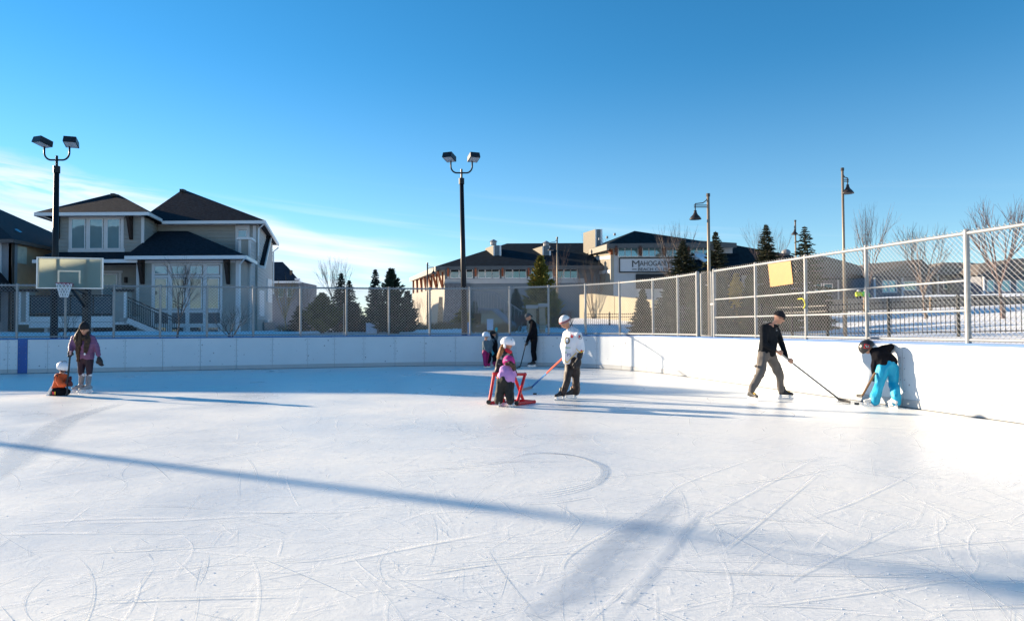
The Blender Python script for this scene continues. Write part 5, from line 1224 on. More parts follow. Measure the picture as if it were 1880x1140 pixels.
    for t_, mt, w_, h_, dx in (('A', kb, 4.4, 5.2, .6),): 
        a = decal('letter', text_mesh(t_, w_*q, h_*q, 0), J(1063+dx, 620.4), jr, mt, p)
        for v in a.data.vertices: v.co.y -= .006
    a = decal('roundel_red', quad_me([(-3*q, -1.5*q), (-.8*q, -2.4*q), (-.4*q, 2.2*q), (-2*q, 2.6*q)]), J(1063, 618), jr, rd, p)
    for v in a.data.vertices: v.co.y -= .005
    for i, (x, y, w_) in enumerate(((1041.5, 637.6, 9), (1037.5, 646.5, 4.5))):
        decal('green_lettering', text_mesh('Landon' if 0 else 'llsm', w_*q, 3*q, 0), J(x, y+1.5), jr, gn, p)
    decal('blue_lettering', text_mesh('PS', 7.5*q, 6*q, 0), J(1044, 654), jr, bl, p); decal('small_emblem', disc_me(2.0*q), J(1065.5, 643.5), jr, rd, p); decal('back_lettering', quad_me([(-.6*q, -2*q), (.8*q, -1.4*q), (1*q, 2*q), (-.4*q, 1.6*q)]), J(1069.5, 613.5), jr, bl, p)
    def yline(pts, w_=2.0):
        me = bpy.data.meshes.new('y'); vs = []; c0 = J(*pts[0])
        for x, y in pts: pt = J(x, y)-c0; vs += [(pt.x, pt.z-w_*q/2), (pt.x, pt.z+w_*q/2)]
        me.from_pydata([(a_, b_, 0) for a_, b_ in vs], [], [(2*i, 2*i+2, 2*i+3, 2*i+1) for i in range(len(pts)-1)]); decal('hem_stripe', me, c0, jr, yl, p)
    yline([(1041, 665), (1044, 661), (1048, 656.5), (1053, 651.5), (1057, 647)]); yline([(1056.5, 640), (1059, 643), (1062, 645.5), (1066, 645.5), (1070, 643)])
    yline([(1035.5, 660), (1038, 663.5), (1041, 665)])
    h = G(977, 713.5); stick('red and blue shafted hockey stick held by the man in the white jersey', J(1041, 650, .10), V((h.x, h.y, .05)), G(957, 718), [M('shaft_red', (.75, .09, .03), .35), M('shaft_red', (0, 0, 0)), M('shaft_lightblue', (.10, .30, .60), .35), M('shaft_blue', (.03, .09, .32), .35)], blade_mat=M('blade_grey', (.20, .21, .24), .5), cols=(0, .3, .55, .78, 1))
man_white()

# ---- 2 man in black softshell and grey trousers
def man_grey():
    gA = G(1379, 735); gB = G(1438, 731.5); Y0 = (gA.y+gB.y)/2; J = lambda x, y, d=0: P(x, y, Y0+d)
    p = person('man in black softshell jacket and grey trousers reaching a hockey stick to the boards', (gA+gB)/2); k = 1.0
    hd = J(1429.5, 584, .02); f, r_, u = basis((.92, -.25, 0), -.38)
    neck = J(1419, 597, .02); sh = [J(1402, 603, -.14), J(1424, 606, .16)]; el = [J(1403, 632, -.2), J(1434, 629, .12)]; wr = [J(1424, 646, -.22), J(1442, 652, -.02)]
    pel = J(1407, 647); hp = [J(1401, 653, -.02), J(1415, 653, .03)]; kn = [P(1395, 688, gA.y), P(1431, 688, gB.y-.05)]; an = [gA+V((0, 0, .2)), gB+V((0, 0, .2))]
    h = G(1539, 736); heel = V((h.x, h.y, .05)); butt = J(1424, 642.5, -.24); d = (heel-butt).normalized(); c1_ = butt+d*.10; c2_ = butt+d*.36
    wr[0] = c1_+V((-.05, .0, .03)); wr[1] = c2_+V((-.03, .05, .05))
    body(p, hd, f, r_, u, k, neck, sh, el, wr, pel, hp, kn, an, skin, .0085, lambda C: (grip(C, c1_, d, (-.2, -.7, .6), 1.05), grip(C, c2_, d, (.1, -.5, .8), 1.05), C.hull((wr[0], .028), (c1_+V((-.02, -.02, .025)), .022)), C.hull((wr[1], .028), (c2_+V((-.01, -.01, .03)), .022))))
    face_parts(p, hd, f, r_, u, k)
    C = Cloth(); C.hull((sh[0], .085), (sh[1], .08), (J(1416, 600, .02), .06), (J(1409, 625, 0), .155)).hull((J(1409, 622, 0), .155), (J(1404, 646, 0), .145), (J(1412, 646, 0), .14), (J(1418, 625, 0), .12)).hull((J(1399, 645, 0), .09), (J(1417, 646, 0), .09), (J(1408, 646), .13))
    C.chain((sh[0], .085), (el[0], .068), (wr[0]-d*.06, .048)); C.chain((sh[1], .085), (el[1], .065), (wr[1]+V((-.03, 0, .05)), .046)); C.hull((J(1420, 598, .01), .055), (J(1426, 600, 0), .045), (J(1413, 596, .03), .055), (J(1408, 598, .06), .05))
    jk = C.build('jacket', bk2, p, .015, .008, 8)
    dome('beanie', M('knit_black', (.012, .012, .016), .9, .2, 30, .4, 90), p, hd+u*.035, f, r_, u, .108, .122, .125, -.02)
    part('sunglasses', blackm, p, lambda m: (m.bar(hd+f*.10+r_*.055+u*.012, hd+f*.10-r_*.055+u*.012, .02, .024), m.bar(hd+f*.10+r_*.06+u*.015, hd-f*.01+r_*.09+u*.01, .008)))
    gm_ = M('trousers_grey', (.135, .12, .11), .8, .12, 6, .15, 40)
    C = Cloth(); C.hull((pel, .14), (hp[0], .11), (hp[1], .11)); C.chain((hp[0], .125), (kn[0], .088), (P(1382, 710, gA.y), .072), (P(1379.5, 717, gA.y), .072)); C.chain((hp[1], .12), (kn[1], .085), (P(1433, 708, gB.y), .070), (P(1435, 716, gB.y), .070)); C.build('trousers', gm_, p, .015, .02, 7)
    for x, y, g in ((1386, 672, gA.y), (1385.5, 690, gA.y)): part('pocket_flap', gm_, p, lambda m: m.ell(P(x+1, y, g), .03, .05, .03, 8, 5))
    bs = M('skate_black', (.02, .022, .026), .45, .1, 6); ly = M('lace_yellow', (.70, .42, .02), .5, .1)
    skate(p, gA, (.35, -.94), 1.0, bs, accent=ly); skate(p, gB, (.93, -.36), 1.0, bs, accent=ly)
    q = Y0/FPX; decal('chest_logo', quad_me([(-2.6*q, -.2*q), (-1*q, .9*q), (1.4*q, 1.2*q), (3*q, .2*q), (2*q, -.4*q), (0, .2*q)]), J(1425.5, 603.5), jk, M('print_pale', (.5, .5, .52), .5), p); decal('chest_logo', quad_me([(-1.8*q, -.5*q), (2.6*q, -.5*q), (2.2*q, .5*q), (-1.6*q, .4*q)]), J(1426, 606.5), jk, MATS['print_pale'], p)
    stick('grey shafted hockey stick held out by the man in grey trousers', butt-d*.03, heel, G(1563, 741), [M('shaft_pale', (.42, .38, .34), .4), M('shaft_grey', (.16, .16, .17), .4)], cols=(0, .3, 1))
man_grey()

# ---- 3 child in blue snow trousers bending at the boards
def kid_blue():
    gA = G(1606, 745.5); gB = G(1642, 749.0); Y0 = (gA.y+gB.y)/2; J = lambda x, y, d=0: P(x, y, Y0+d)
    p = person('child in bright blue snow trousers and black helmet bending over beside the boards', (gA+gB)/2); k = .95
    hd = J(1592, 638, .16); f, r_, u = basis((-.75, .38, 0), -.75)
    neck = J(1603, 643, .10); sh = [J(1608, 650, .06), J(1618, 642, .10)]; el = [J(1605, 672, .10), J(1636, 637, .14)]; wr = [J(1606, 690, .12), J(1628, 648, .3)]
    pel = J(1630, 668, .0); hp = [J(1622, 674, .0), J(1638, 674, .0)]; kn = [J(1612, 706, .02), J(1640, 706, -.02)]; an = [gA+V((0, 0, .18)), gB+V((0, 0, .18))]
    body(p, hd, f, r_, u, k, neck, sh, el, wr, pel, hp, kn, an, skin, .012, s=.66)
    face_parts(p, hd, f, r_, u, k)
    hm_ = M('helmet_black', (.015, .015, .018), .3, .1, 4, spec=.6)
    he = dome('helmet', hm_, p, hd+u*.012, f, r_, u, .125, .148, .135, -.45)
    C = Cloth(); C.hull((J(1606, 646, .07), .085), (J(1619, 645, .1), .085), (J(1614, 652, .05), .13), (J(1630, 662, .01), .135)).hull((J(1622, 656, .02), .12), (J(1637, 664, 0), .105), (J(1621, 668, 0), .10)); C.chain((sh[0], .075), (el[0], .062), (J(1606, 686, .12), .05)); C.chain((sh[1], .08), (el[1], .062), (wr[1], .055)); C.hull((J(1602, 644, .1), .06), (J(1608, 647, .07), .065))
    hd_ = C.build('hoodie', bk, p, .014, .012, 8)
    bt = M('snowpants_blue', (.0, .30, .52), .55, .08, 6, .2, 30)
    C = Cloth(); C.hull((J(1630, 668), .135), (hp[0], .105), (hp[1], .105), (J(1619, 670), .07), (J(1643, 669), .05)); C.chain((hp[0], .120), (J(1614, 703, .0), .088), (P(1608, 726, gA.y), .094), (P(1607, 736, gA.y), .088)); C.chain((hp[1], .115), (J(1641, 703, 0), .088), (P(1645, 728, gB.y), .092), (P(1645, 738, gB.y), .082)); tp = C.build('snow_trousers', bt, p, .014, .02, 7)
    ws = M('skate_white', (.70, .68, .66), .5, .08, 5); skate(p, gA, (-.9, .2), .95, ws); skate(p, gB, (-.1, .9), .95, ws)
    gb = MATS['glove_black']; mitt(p, J(1605.5, 692, .11), (.1, 0, -1), .95, gb, (-1, 0, 0)); mitt(p, wr[1], (-.5, .5, -.6), .9, gb, (-1, 0, 0))
    q = Y0/FPX; a = decal('emblem_border', quad_me([(-4.4*q, -3.2*q), (3*q, -4.6*q), (4.6*q, 2.6*q), (-3*q, 4.4*q)]), J(1594, 636), he, M('print_red', (0, 0, 0)), p); b = decal('emblem', quad_me([(-3.4*q, -2.4*q), (2.4*q, -3.6*q), (3.6*q, 1.8*q), (-2.4*q, 3.4*q)]), J(1594, 636), he, M('print_black', (0, 0, 0)), p); c = decal('emblem_letter', text_mesh('U', 3.6*q, 4.2*q, 0), J(1594.2, 638), he, M('print_white', (0, 0, 0)), p)
    for v in b.data.vertices: v.co.y -= .003
    for v in c.data.vertices: v.co.y -= .006
    h = P(1583, 726.5, 12.45); stick('short brown shafted stick held low by the child in blue trousers', J(1607, 684, -.02), h, P(1571, 724, 12.6), [M('shaft_brown', (.20, .11, .05), .5)], lift=h.z-.04)
kid_blue()

# ---- 4 woman in purple jacket
def woman():
    gA = G(149, 719.5); gB = G(162, 720.5); Y0 = (gA.y+gB.y)/2; J = lambda x, y, d=0: P(x, y, Y0+d)
    p = person('woman in purple puffer jacket, black beanie and grey leg warmers standing at left', (gA+gB)/2); k = .95
    hd = J(155, 606, -.02); f, r_, u = basis((.25, -.95, 0), -.12)
    neck = J(154, 618, .02); sh = [J(137, 622, .02), J(168, 621, .02)]; el = [J(131, 636, -.05), J(178, 638, 0)]; wr = [J(130, 645, -.16), J(181, 655, -.05)]
    pel = J(157, 656); hp = [J(150, 662), J(164, 662)]; kn = [J(149, 684, -.02), J(164, 684, -.02)]; an = [gA+V((0, 0, .2)), gB+V((0, 0, .2))]
    body(p, hd, f, r_, u, k, neck, sh, el, wr, pel, hp, kn, an, skin, .013)
    face_parts(p, hd, f, r_, u, k)
    pj = M('jacket_purple', (.17, .075, .16), .6, .12, 5, .15, 20)
    C = Cloth(); C.hull((sh[0], .09), (sh[1], .09), (J(153, 616, .02), .07), (J(156, 636, 0), .155), (J(146, 634, 0), .12), (J(165, 634, 0), .12)).hull((J(147, 634), .125), (J(165, 634), .125), (J(152, 655), .13), (J(163, 655), .125)); C.chain((sh[0], .085), (el[0], .072), (wr[0], .055)); C.chain((sh[1], .09), (J(177, 637), .075), (J(181, 652, -.04), .055)); jk = C.build('puffer_jacket', pj, p, .015, .003, 8)
    for v in jk.data.vertices:                      # quilting: horizontal seams pressed into the down
        z = (v.co.z % .085)/.085; v.co -= V(v.normal)*.012*max(0, 1-min(z, 1-z)*7)
    dome('beanie', M('knit_black', (0, 0, 0)), p, hd+u*.045, f, r_, u, .112, .122, .155, -.12)
    hr = M('hair_brown', (.055, .028, .014), .7, .5, 14, .3, 50, c2=(.09, .045, .022), stretch=(3, 3, .5))
    C = Cloth(); C.chain((J(149, 606, .03), .06), (J(143, 616, -.02), .07), (J(140, 622, -.07), .07), (J(144, 636, -.13), .06), (J(143, 650, -.14), .05), (J(142.5, 662, -.13), .03)); C.chain((J(149, 606, .02), .035), (J(148, 618, -.09), .045), (J(147, 632, -.15), .045)); C.chain((J(161, 611, .0), .035), (J(163, 620, -.08), .045), (J(160, 634, -.16), .05), (J(157, 646, -.16), .035)); C.build('hair', hr, p, .012, .02, 14)
    sc = M('scarf_dark', (.02, .016, .014), .9, .4, 10, .3, 40, c2=(.09, .05, .03)); C = Cloth(); C.hull((J(149, 619, -.06), .045), (J(161, 618.5, -.06), .045), (J(155, 623, -.10), .05)); C.chain((J(160, 622, -.12), .05), (J(158, 640, -.17), .05), (J(156, 648, -.17), .035)); C.build('scarf', sc, p, .012, .012, 14)
    part('toggle', M('print_white', (0, 0, 0)), p, lambda m: m.ell(J(155.5, 650, -.2), .022, .02, .028))
    lg = M('leggings_plum', (.022, .008, .018), .6, .2, 5); C = Cloth(); C.hull((J(157, 656), .125), (hp[0], .095), (hp[1], .095)); C.chain((hp[0], .1), (kn[0], .068), (J(150, 690, -.02), .06)); C.chain((hp[1], .1), (kn[1], .068), (J(163, 690, -.02), .06)); C.build('leggings', lg, p, .014, .004)
    wm = M('legwarmer_grey', (.25, .25, .26), .9, .2, 20, .5, 60)
    for kk, g, x in ((0, gA, 150.5), (1, gB, 163)):
        C = Cloth(); C.chain((J(x, 690, -.02), .068), (g+V((0, 0, .22)), .060)); C.build('leg_warmer', wm, p, .012, .004); C = Cloth(); C.hull((J(x-1.5, 688.5, -.02), .058), (J(x+1.5, 688.5, -.02), .058)); C.build('sock_cuff', M('sock_white', (.7, .7, .72), .9), p, .012, .002)
    sk = M('skate_greywhite', (.26, .28, .30), .5, .5, 9); skate(p, gA, (-.72, -.6), 1.0, sk, accent=blackm); skate(p, gB, (-.6, -.75), 1.0, sk, accent=blackm)
    gb = MATS['glove_black']; mitt(p, J(129, 648, -.17), (.1, -.1, -1), 1.15, gb, (1, 0, 0)); mitt(p, J(183, 663, -.05), (.25, 0, -1), 1.35, gb, (-1, 0, 0))
woman()
# ---- 5 kneeling child
def kid_kneel():
    g0 = G(113, 725.5); Y0 = g0.y; J = lambda x, y, d=0: P(x, y, Y0+d)
    p = person('kneeling child in orange hockey jersey and white helmet at the left', g0); k = .92
    hd = J(115.5, 675); f, r_, u = basis((.85, -.45, 0), -.25); neck = J(113, 687); sh = [J(106, 692, -.09), J(119, 691, .06)]; el = [J(112, 706, -.15), J(124, 704, 0)]; wr = [J(125, 705, -.15), J(128, 703, -.02)]
    pel = J(107, 714); hp = [J(105, 716, -.05), J(110, 716, .06)]; kn = [J(119, 721, -.07), J(123, 720, .05)]; an = [J(99, 721, -.06), J(103, 720, .08)]
    body(p, hd, f, r_, u, k, neck, sh, el, wr, pel, hp, kn, an, skin, .012, s=.66); face_parts(p, hd, f, r_, u, k)
    hw_ = M('helmet_white', (.72, .74, .80), .3, .05, 4, spec=.6); h_ = dome('helmet', hw_, p, hd+u*.02, f, r_, u, .122, .145, .13, -.35)
    for o in (-.04, 0, .04): part('vent', blackm, h_, lambda m: m.bar(hd+u*.149+r_*o-f*.05, hd+u*.146+r_*o+f*.03, .012, .008))
    part('chin_guard', blackm, h_, lambda m: m.tube([hd+r_*.10-u*.02, hd+r_*.06+f*.11-u*.06, hd+f*.14-u*.07, hd-r_*.06+f*.11-u*.06, hd-r_*.10-u*.02], .014, 6)); part('face_cage', blade_m, h_, lambda m: [m.tube([hd+r_*.10+u*z, hd+r_*.06+f*.12+u*z, hd+f*.15+u*z, hd-r_*.06+f*.12+u*z, hd-r_*.10+u*z], .004, 4) for z in (-.05,)])
    om = M('jersey_orange', (.72, .10, .02), .7, .08, 5, .15, 25); C = Cloth(); C.hull((sh[0], .075), (sh[1], .07), (J(112, 690), .06), (J(108, 703, -.02), .12), (J(107, 712), .125)); C.chain((sh[0], .078), (el[0], .07), (J(120, 706, -.16), .055)); C.chain((sh[1], .07), (el[1], .06), (wr[1], .05)); jr = C.build('jersey', om, p, .013, .010, 8)
    q = Y0/FPX; decal('black_yoke', quad_me([(-3.5*q, -4.5*q), (3*q, -5*q), (4*q, 6*q), (-3*q, 6*q)]), J(110.5, 693), jr, M('print_black', (0, 0, 0)), p); decal('white_yoke', quad_me([(-1.2*q, -4*q), (1.2*q, -4.5*q), (1.8*q, 3*q), (-.2*q, 4*q)]), J(104.3, 694), jr, M('print_white', (0, 0, 0)), p); decal('white_hem', quad_me([(-5*q, -1*q), (5*q, -2*q), (5*q, 0), (-5*q, 1*q)]), J(103, 713), jr, MATS['print_white'], p)
    C = Cloth(); C.hull((J(108, 713), .11), (hp[0], .09), (hp[1], .09)); C.chain((hp[0], .10), (J(119, 719.5, -.07), .082), (J(106, 721, -.08), .07), (an[0], .055)); C.chain((hp[1], .10), (J(123, 719, .05), .08), (an[1], .06)); pt = C.build('snow_trousers', bk, p, .013, .01, 8)
    decal('red_stripe', quad_me([(-3*q, -3*q), (2*q, -3.2*q), (3*q, 2*q), (-2*q, 3*q)]), J(105, 720.5), pt, M('print_red', (0, 0, 0)), p); decal('yellow_stripe', quad_me([(-1*q, -3*q), (1*q, -3*q), (1.4*q, 2.6*q), (-.8*q, 3*q)]), J(108.5, 720.5), pt, M('print_yellow', (0, 0, 0)), p)
    t = V((-.72, -.1, .70)).normalized(); zt_ = V((-.62, -.35, -.70)); zt_ = (t.cross(V((0, 1, 0)))).normalized()
    if zt_.x < 0: zt_ = -zt_
    skate(p, J(87, 721, -.08), None or (1, 0), .9, M('skate_black', (0, 0, 0)), tilt=(V((.45, 0, .89)), V((.89, 0, -.45)).normalized())); skate(p, J(95, 722, .08), (1, 0), .9, M('skate_black', (0, 0, 0)), tilt=(V((.45, 0, .89)), V((.89, 0, -.45)).normalized()))
    gb = M('glove_maroon', (.08, .012, .018), .55, .2, 8); mitt(p, J(127, 704, -.16), (.9, 0, -.2), 1.2, gb, (0, 0, 1)); mitt(p, J(125, 698, -.1), (.3, 0, .8), 1.0, gb, (1, 0, 0))
    stick('dark hockey stick held upright between the woman and the kneeling child', J(129.5, 644, -.2), J(123.5, 707, -.2), J(121, 714, -.22), [M('tape_pink', (.5, .3, .3), .6), M('stick_black', (0, 0, 0))], cols=(0, .12, 1))
kid_kneel()
# ---- 6, 7 two small children at the back boards
def kid_pink():
    g = G(896, 675); Y0 = g.y; J = lambda x, y, d=0: P(x, y, Y0+d); p = person('small child in grey jacket and magenta snow trousers with pale helmet by the back boards', g); k = .92
    hd = J(892.5, 616); f, r_, u = basis((.9, -.2, 0)); sh = [J(889, 628, -.12), J(897, 628, .12)]; el = [J(892, 640, -.15), J(898, 639, .1)]; wr = [J(898, 646, -.16), J(901, 646, 0)]; pel = J(892, 645); hp = [J(890, 648, -.06), J(894, 648, .06)]; gs = [G(893, 674.5), G(898, 674)]; kn = [J(890.5, 660, -.06), J(895, 660, .06)]; an = [q+V((0, 0, .16)) for q in gs]
    body(p, hd, f, r_, u, k, J(892, 624), sh, el, wr, pel, hp, kn, an, skin, .014, s=.66); face_parts(p, hd, f, r_, u, k)
    dome('helmet', M('helmet_paleblue', (.50, .60, .74), .35, .2, 14), p, hd+u*.015, f, r_, u, .125, .148, .135, -.4)
    gj = M('jacket_bluegrey', (.10, .14, .17), .75, .12, 6, .2, 30); C = Cloth(); C.hull((sh[0], .07), (sh[1], .07), (J(892, 634), .125), (J(891, 642), .125)); C.chain((sh[0], .075), (el[0], .062), (wr[0], .05)); C.chain((sh[1], .07), (el[1], .06), (wr[1], .05)); C.build('jacket', gj, p, .014, .01, 8)
    C = Cloth(); C.hull((J(891.5, 641), .12), (hp[0], .10), (hp[1], .10)); C.chain((hp[0], .11), (kn[0], .085), (J(892, 669, -.06), .085)); C.chain((hp[1], .10), (kn[1], .08), (J(897, 668.5, .06), .08)); C.build('snow_trousers', M('snowpants_magenta', (.42, .01, .13), .6, .1, 6, .15, 30), p, .014, .01, 8)
    for q in gs: skate(p, q, (.95, -.3), .85, M('skate_white', (0, 0, 0)))
    mitt(p, J(899, 647, -.16), (.5, 0, -.8), 1.1, MATS['glove_black'], (0, -1, 0))
    m = MB(); 
    bag = Cloth(); bag.hull((J(901, 650, -.2), .05), (J(899, 661, -.2), .06), (J(897, 666, -.2), .035)); r = thing('hand_bag', 'dark soft pouch hanging between the two small children at the back boards', 'bag', J(899, 660, -.2)); bag.build('pouch', bk, r, .012, .004)
kid_pink()
def kid_over():
    g = G(909, 671.8); Y0 = g.y; J = lambda x, y, d=0: P(x, y, Y0+d); p = person('small child in black overalls and dark balaclava raising a teal mitten by back boards', g); k = .9
    hd = J(905.5, 613.5); f, r_, u = basis((.9, -.3, 0), .2); sh = [J(903, 625, -.12), J(910, 625, .12)]; el = [J(901, 636, -.14), J(913, 618, .1)]; wr = [J(902.5, 644, -.16), J(911, 608, .05)]; pel = J(908, 646); hp = [J(906, 648, -.05), J(910, 648, .06)]; gs = [G(908, 672), G(911, 671.5)]; kn = [J(908, 659, -.06), J(910, 659, .06)]; an = [q+V((0, 0, .12)) for q in gs]
    body(p, hd, f, r_, u, k, J(906, 622), sh, el, wr, pel, hp, kn, an, skin, .014, s=.66); face_parts(p, hd, f, r_, u, k)
    dome('balaclava', M('knit_black', (0, 0, 0)), p, hd+u*.015-f*.012, f, r_, u, .112, .125, .12, -.2); C = Cloth(); C.hull((hd-f*.04-u*.05, .075), (J(905.5, 623), .07)); C.build('neck_warmer', bk, p, .012, .004)
    C = Cloth(); C.hull((sh[0], .07), (sh[1], .07), (J(906.5, 634), .115)); C.chain((sh[0], .07), (el[0], .06), (wr[0], .05)); C.chain((sh[1], .07), (el[1], .055), (wr[1], .045)); C.build('sweater', M('jacket_bluegrey', (0, 0, 0)), p, .014, .008)
    C = Cloth(); C.hull((J(908.5, 632, -.03), .115), (J(908, 645), .125), (J(908.5, 627, -.03), .085)).hull((J(908, 645), .12), (hp[0], .095), (hp[1], .095)); C.chain((hp[0], .1), (kn[0], .085), (J(908, 666, -.05), .085)); C.chain((hp[1], .1), (kn[1], .08), (J(911, 665, .05), .08)); C.chain((J(904.5, 625.5, -.17), .022), (J(908, 633, -.15), .025)); C.build('overalls', bk, p, .013, .009)
    tl = M('mitten_teal', (.05, .32, .42), .7, .1); mitt(p, J(911.5, 605, .03), (.1, 0, 1), 1.0, tl, (-1, 0, 0)); mitt(p, J(903, 647, -.17), (.1, 0, -1), 1.25, tl, (1, 0, 0))
    for q in gs:
        C = Cloth(); C.hull((q+V((-.06, 0, .05)), .045), (q+V((.11, -.04, .04)), .04), (q+V((0, 0, .19)), .065)); C.build('boot', M('boot_magenta', (.28, .01, .09), .6, .1), p, .012, .003)
kid_over()
# ---- 8 man in black at the back
def man_black():
    g1, g2_ = G(979, 673), G(983, 671.5); Y0 = g1.y; J = lambda x, y, d=0: P(x, y, Y0+d); p = person('man dressed in black with grey beanie looking down by the back boards', g1); k = 1.0
    hd = J(970.5, 582.5); f, r_, u = basis((-.93, -.15, 0), -.45); sh = [J(980, 594, -.17), J(980, 594, .17)]; el = [J(975.5, 613, -.2), J(973, 612, .12)]; wr = [J(968, 627, -.17), J(967, 628, .0)]; pel = J(980, 624); hp = [J(980, 627, -.08), J(981, 627, .09)]; kn = [J(978, 646, -.09), J(981, 646, .08)]; an = [g1+V((0, 0, .2)), g2_+V((0, 0, .2))]
    body(p, hd, f, r_, u, k, J(976, 590), sh, el, wr, pel, hp, kn, an, skin, .014); face_parts(p, hd, f, r_, u, k)
    C = Cloth(); C.hull((sh[0], .085), (sh[1], .085), (J(977, 590), .07), (J(979, 607), .155), (J(980, 620), .14)).hull((J(980, 606), .15), (J(980, 626), .14)); C.chain((sh[0], .085), (el[0], .068), (wr[0], .052)); C.chain((sh[1], .085), (el[1], .065), (wr[1], .05)); C.hull((J(975, 589), .07), (J(972, 592, -.02), .045)); C.build('coat', bk, p, .015, .008)
    dome('beanie', M('knit_bluegrey', (.07, .085, .10), .9, .15, 30, .4, 90), p, hd+u*.035, f, r_, u, .110, .125, .135, -.02); C = Cloth(); C.hull((hd-f*.09+u*.02, .04), (J(977.5, 581), .02)); C.build('hair', M('hair_black', (.02, .016, .014), .6), p, .011, .004)
    C = Cloth(); C.hull((pel, .13), (hp[0], .1), (hp[1], .1)); C.chain((hp[0], .11), (kn[0], .075), (J(980, 661, -.07), .06)); C.chain((hp[1], .11), (kn[1], .072), (J(983, 660, .08), .058)); C.build('trousers', bk, p, .015, .006)
    bs = MATS['skate_black']; skate(p, g1, (-.97, -.2), 1.1, bs); skate(p, g2_, (-.97, -.15), 1.1, bs); mitt(p, J(967, 631, -.17), (-.3, 0, -1), 1.15, MATS['glove_black'], (-.7, -.7, 0)); mitt(p, J(968, 630, .02), (-.3, 0, -1), 1.1, MATS['glove_black'], (-.7, -.7, 0))
    h = G(955.5, 674.5); stick('black hockey stick held by the man in black', J(966.5, 627, -.18), V((h.x, h.y, .05)), G(949, 677), [MATS['stick_black']])
man_black()
# ---- 9, 10 the two girls at the red frame
def girl_tall():
    gs = [G(923, 738), G(934, 738)]; Y0 = gs[0].y; J = lambda x, y, d=0: P(x, y, Y0+d); p = person('girl in white helmet and dark patterned jacket with long auburn hair', gs[0]); k = .95
    hd = J(932, 631); f, r_, u = basis((.93, -.2, 0), -.12); sh = [J(921, 651, -.06), J(935, 649, .12)]; el = [J(916, 668, -.12), J(941, 665, .1)]; wr = [J(913, 680, -.16), J(944, 680, .05)]; pel = J(923, 690, .05); hp = [J(921, 693, 0), J(930, 693, .05)]; kn = [J(925, 714, .0), J(934, 714, 0)]; an = [q+V((0, 0, .18)) for q in gs]
    body(p, hd, f, r_, u, k, J(929, 643), sh, el, wr, pel, hp, kn, an, skin, .012, s=.66); face_parts(p, hd, f, r_, u, k)
    hw_ = MATS['helmet_white']; h_ = dome('helmet', M('helmet_purewhite', (.80, .80, .82), .25, .03, 4, spec=.6), p, hd+u*.02, f, r_, u, .122, .150, .125, -.30)
    part('ear_pad', M('helmet_purewhite', (0, 0, 0)), h_, lambda m: m.ell(hd+r_*.10-u*.05-f*.03, .03, .045, .05)); part('ear_hole', blackm, h_, lambda m: m.ell(hd+r_*.128-u*.045-f*.03, .008, .012, .012)); 
    for o in (-.05, 0, .05): part('vent', M('vent_grey', (.2, .22, .26), .5), h_, lambda m: m.bar(hd+u*.11+r_*(.055+abs(o)*.1)+f*(o*1.4), hd+u*.085+r_*.09+f*(o*1.4+.02), .012, .008))
    pj = bpy.data.materials.get('jacket_pattern')
    if not pj:
        pj = M('jacket_pattern', (.02, .025, .025), .7, .2, 12, .2, 30); t = pj.node_tree; v = t.nodes.new('ShaderNodeTexVoronoi'); v.inputs['Scale'].default_value = 14; tc_ = t.nodes.new('ShaderNodeTexCoord'); t.links.new(tc_.outputs['Object'], v.inputs['Vector']); r = t.nodes.new('ShaderNodeValToRGB'); r.color_ramp.interpolation = 'CONSTANT'; e = r.color_ramp.elements; e[0].color = (.012, .014, .016, 1); e[1].position = .55; e[1].color = (.10, .17, .14, 1); n_ = e.new(.75); n_.color = (.30, .28, .24, 1); n_ = e.new(.9); n_.color = (.015, .015, .02, 1); s_ = t.nodes.new('ShaderNodeSeparateColor'); t.links.new(v.outputs['Color'], s_.inputs[0]); t.links.new(s_.outputs[0], r.inputs[0]); t.links.new(r.outputs[0], t.nodes['Principled BSDF'].inputs['Base Color'])
    C = Cloth(); C.hull((sh[0], .08), (sh[1], .075), (J(929, 645), .07), (J(927, 664), .13), (J(923, 686, .04), .13)); C.chain((sh[0], .08), (el[0], .068), (wr[0], .052)); C.chain((sh[1], .078), (el[1], .062), (wr[1], .05)); C.build('jacket', pj, p, .014, .010)
    C = Cloth(); C.hull((J(930, 642.5, -.07), .04), (J(937, 646, -.02), .04), (J(933, 645, -.08), .035)); C.build('red_collar', M('collar_red', (.55, .02, .04), .7), p, .011, .004)
    hr = M('hair_auburn', (.16, .055, .015), .6, .4, 14, .3, 50, c2=(.45, .20, .06), stretch=(3, 3, .5)); C = Cloth(); C.chain((J(925, 636, -.02), .06), (J(920, 646, -.08), .065), (J(917, 656, -.1), .055), (J(916, 664, -.1), .03)); C.build('hair', hr, p, .012, .012, 14)
    C = Cloth(); C.hull((pel, .125), (hp[0], .09), (hp[1], .09)); C.chain((hp[0], .1), (kn[0], .07), (J(924, 730), .07)); C.chain((hp[1], .1), (kn[1], .07), (J(934, 730), .07)); C.build('snow_trousers', M('pants_orange', (.60, .13, .04), .7, .1, 5), p, .014, .008)
    for q in gs: skate(p, q, (.6, -.8), .9, MATS['skate_white'])
    gb = MATS['glove_black']; mitt(p, J(912.5, 682, -.17), (-.2, 0, -1), 1.0, gb, (1, 0, 0)); mitt(p, J(944.5, 683, .04), (.2, 0, -1), 1.0, gb, (-1, 0, 0))
girl_tall()
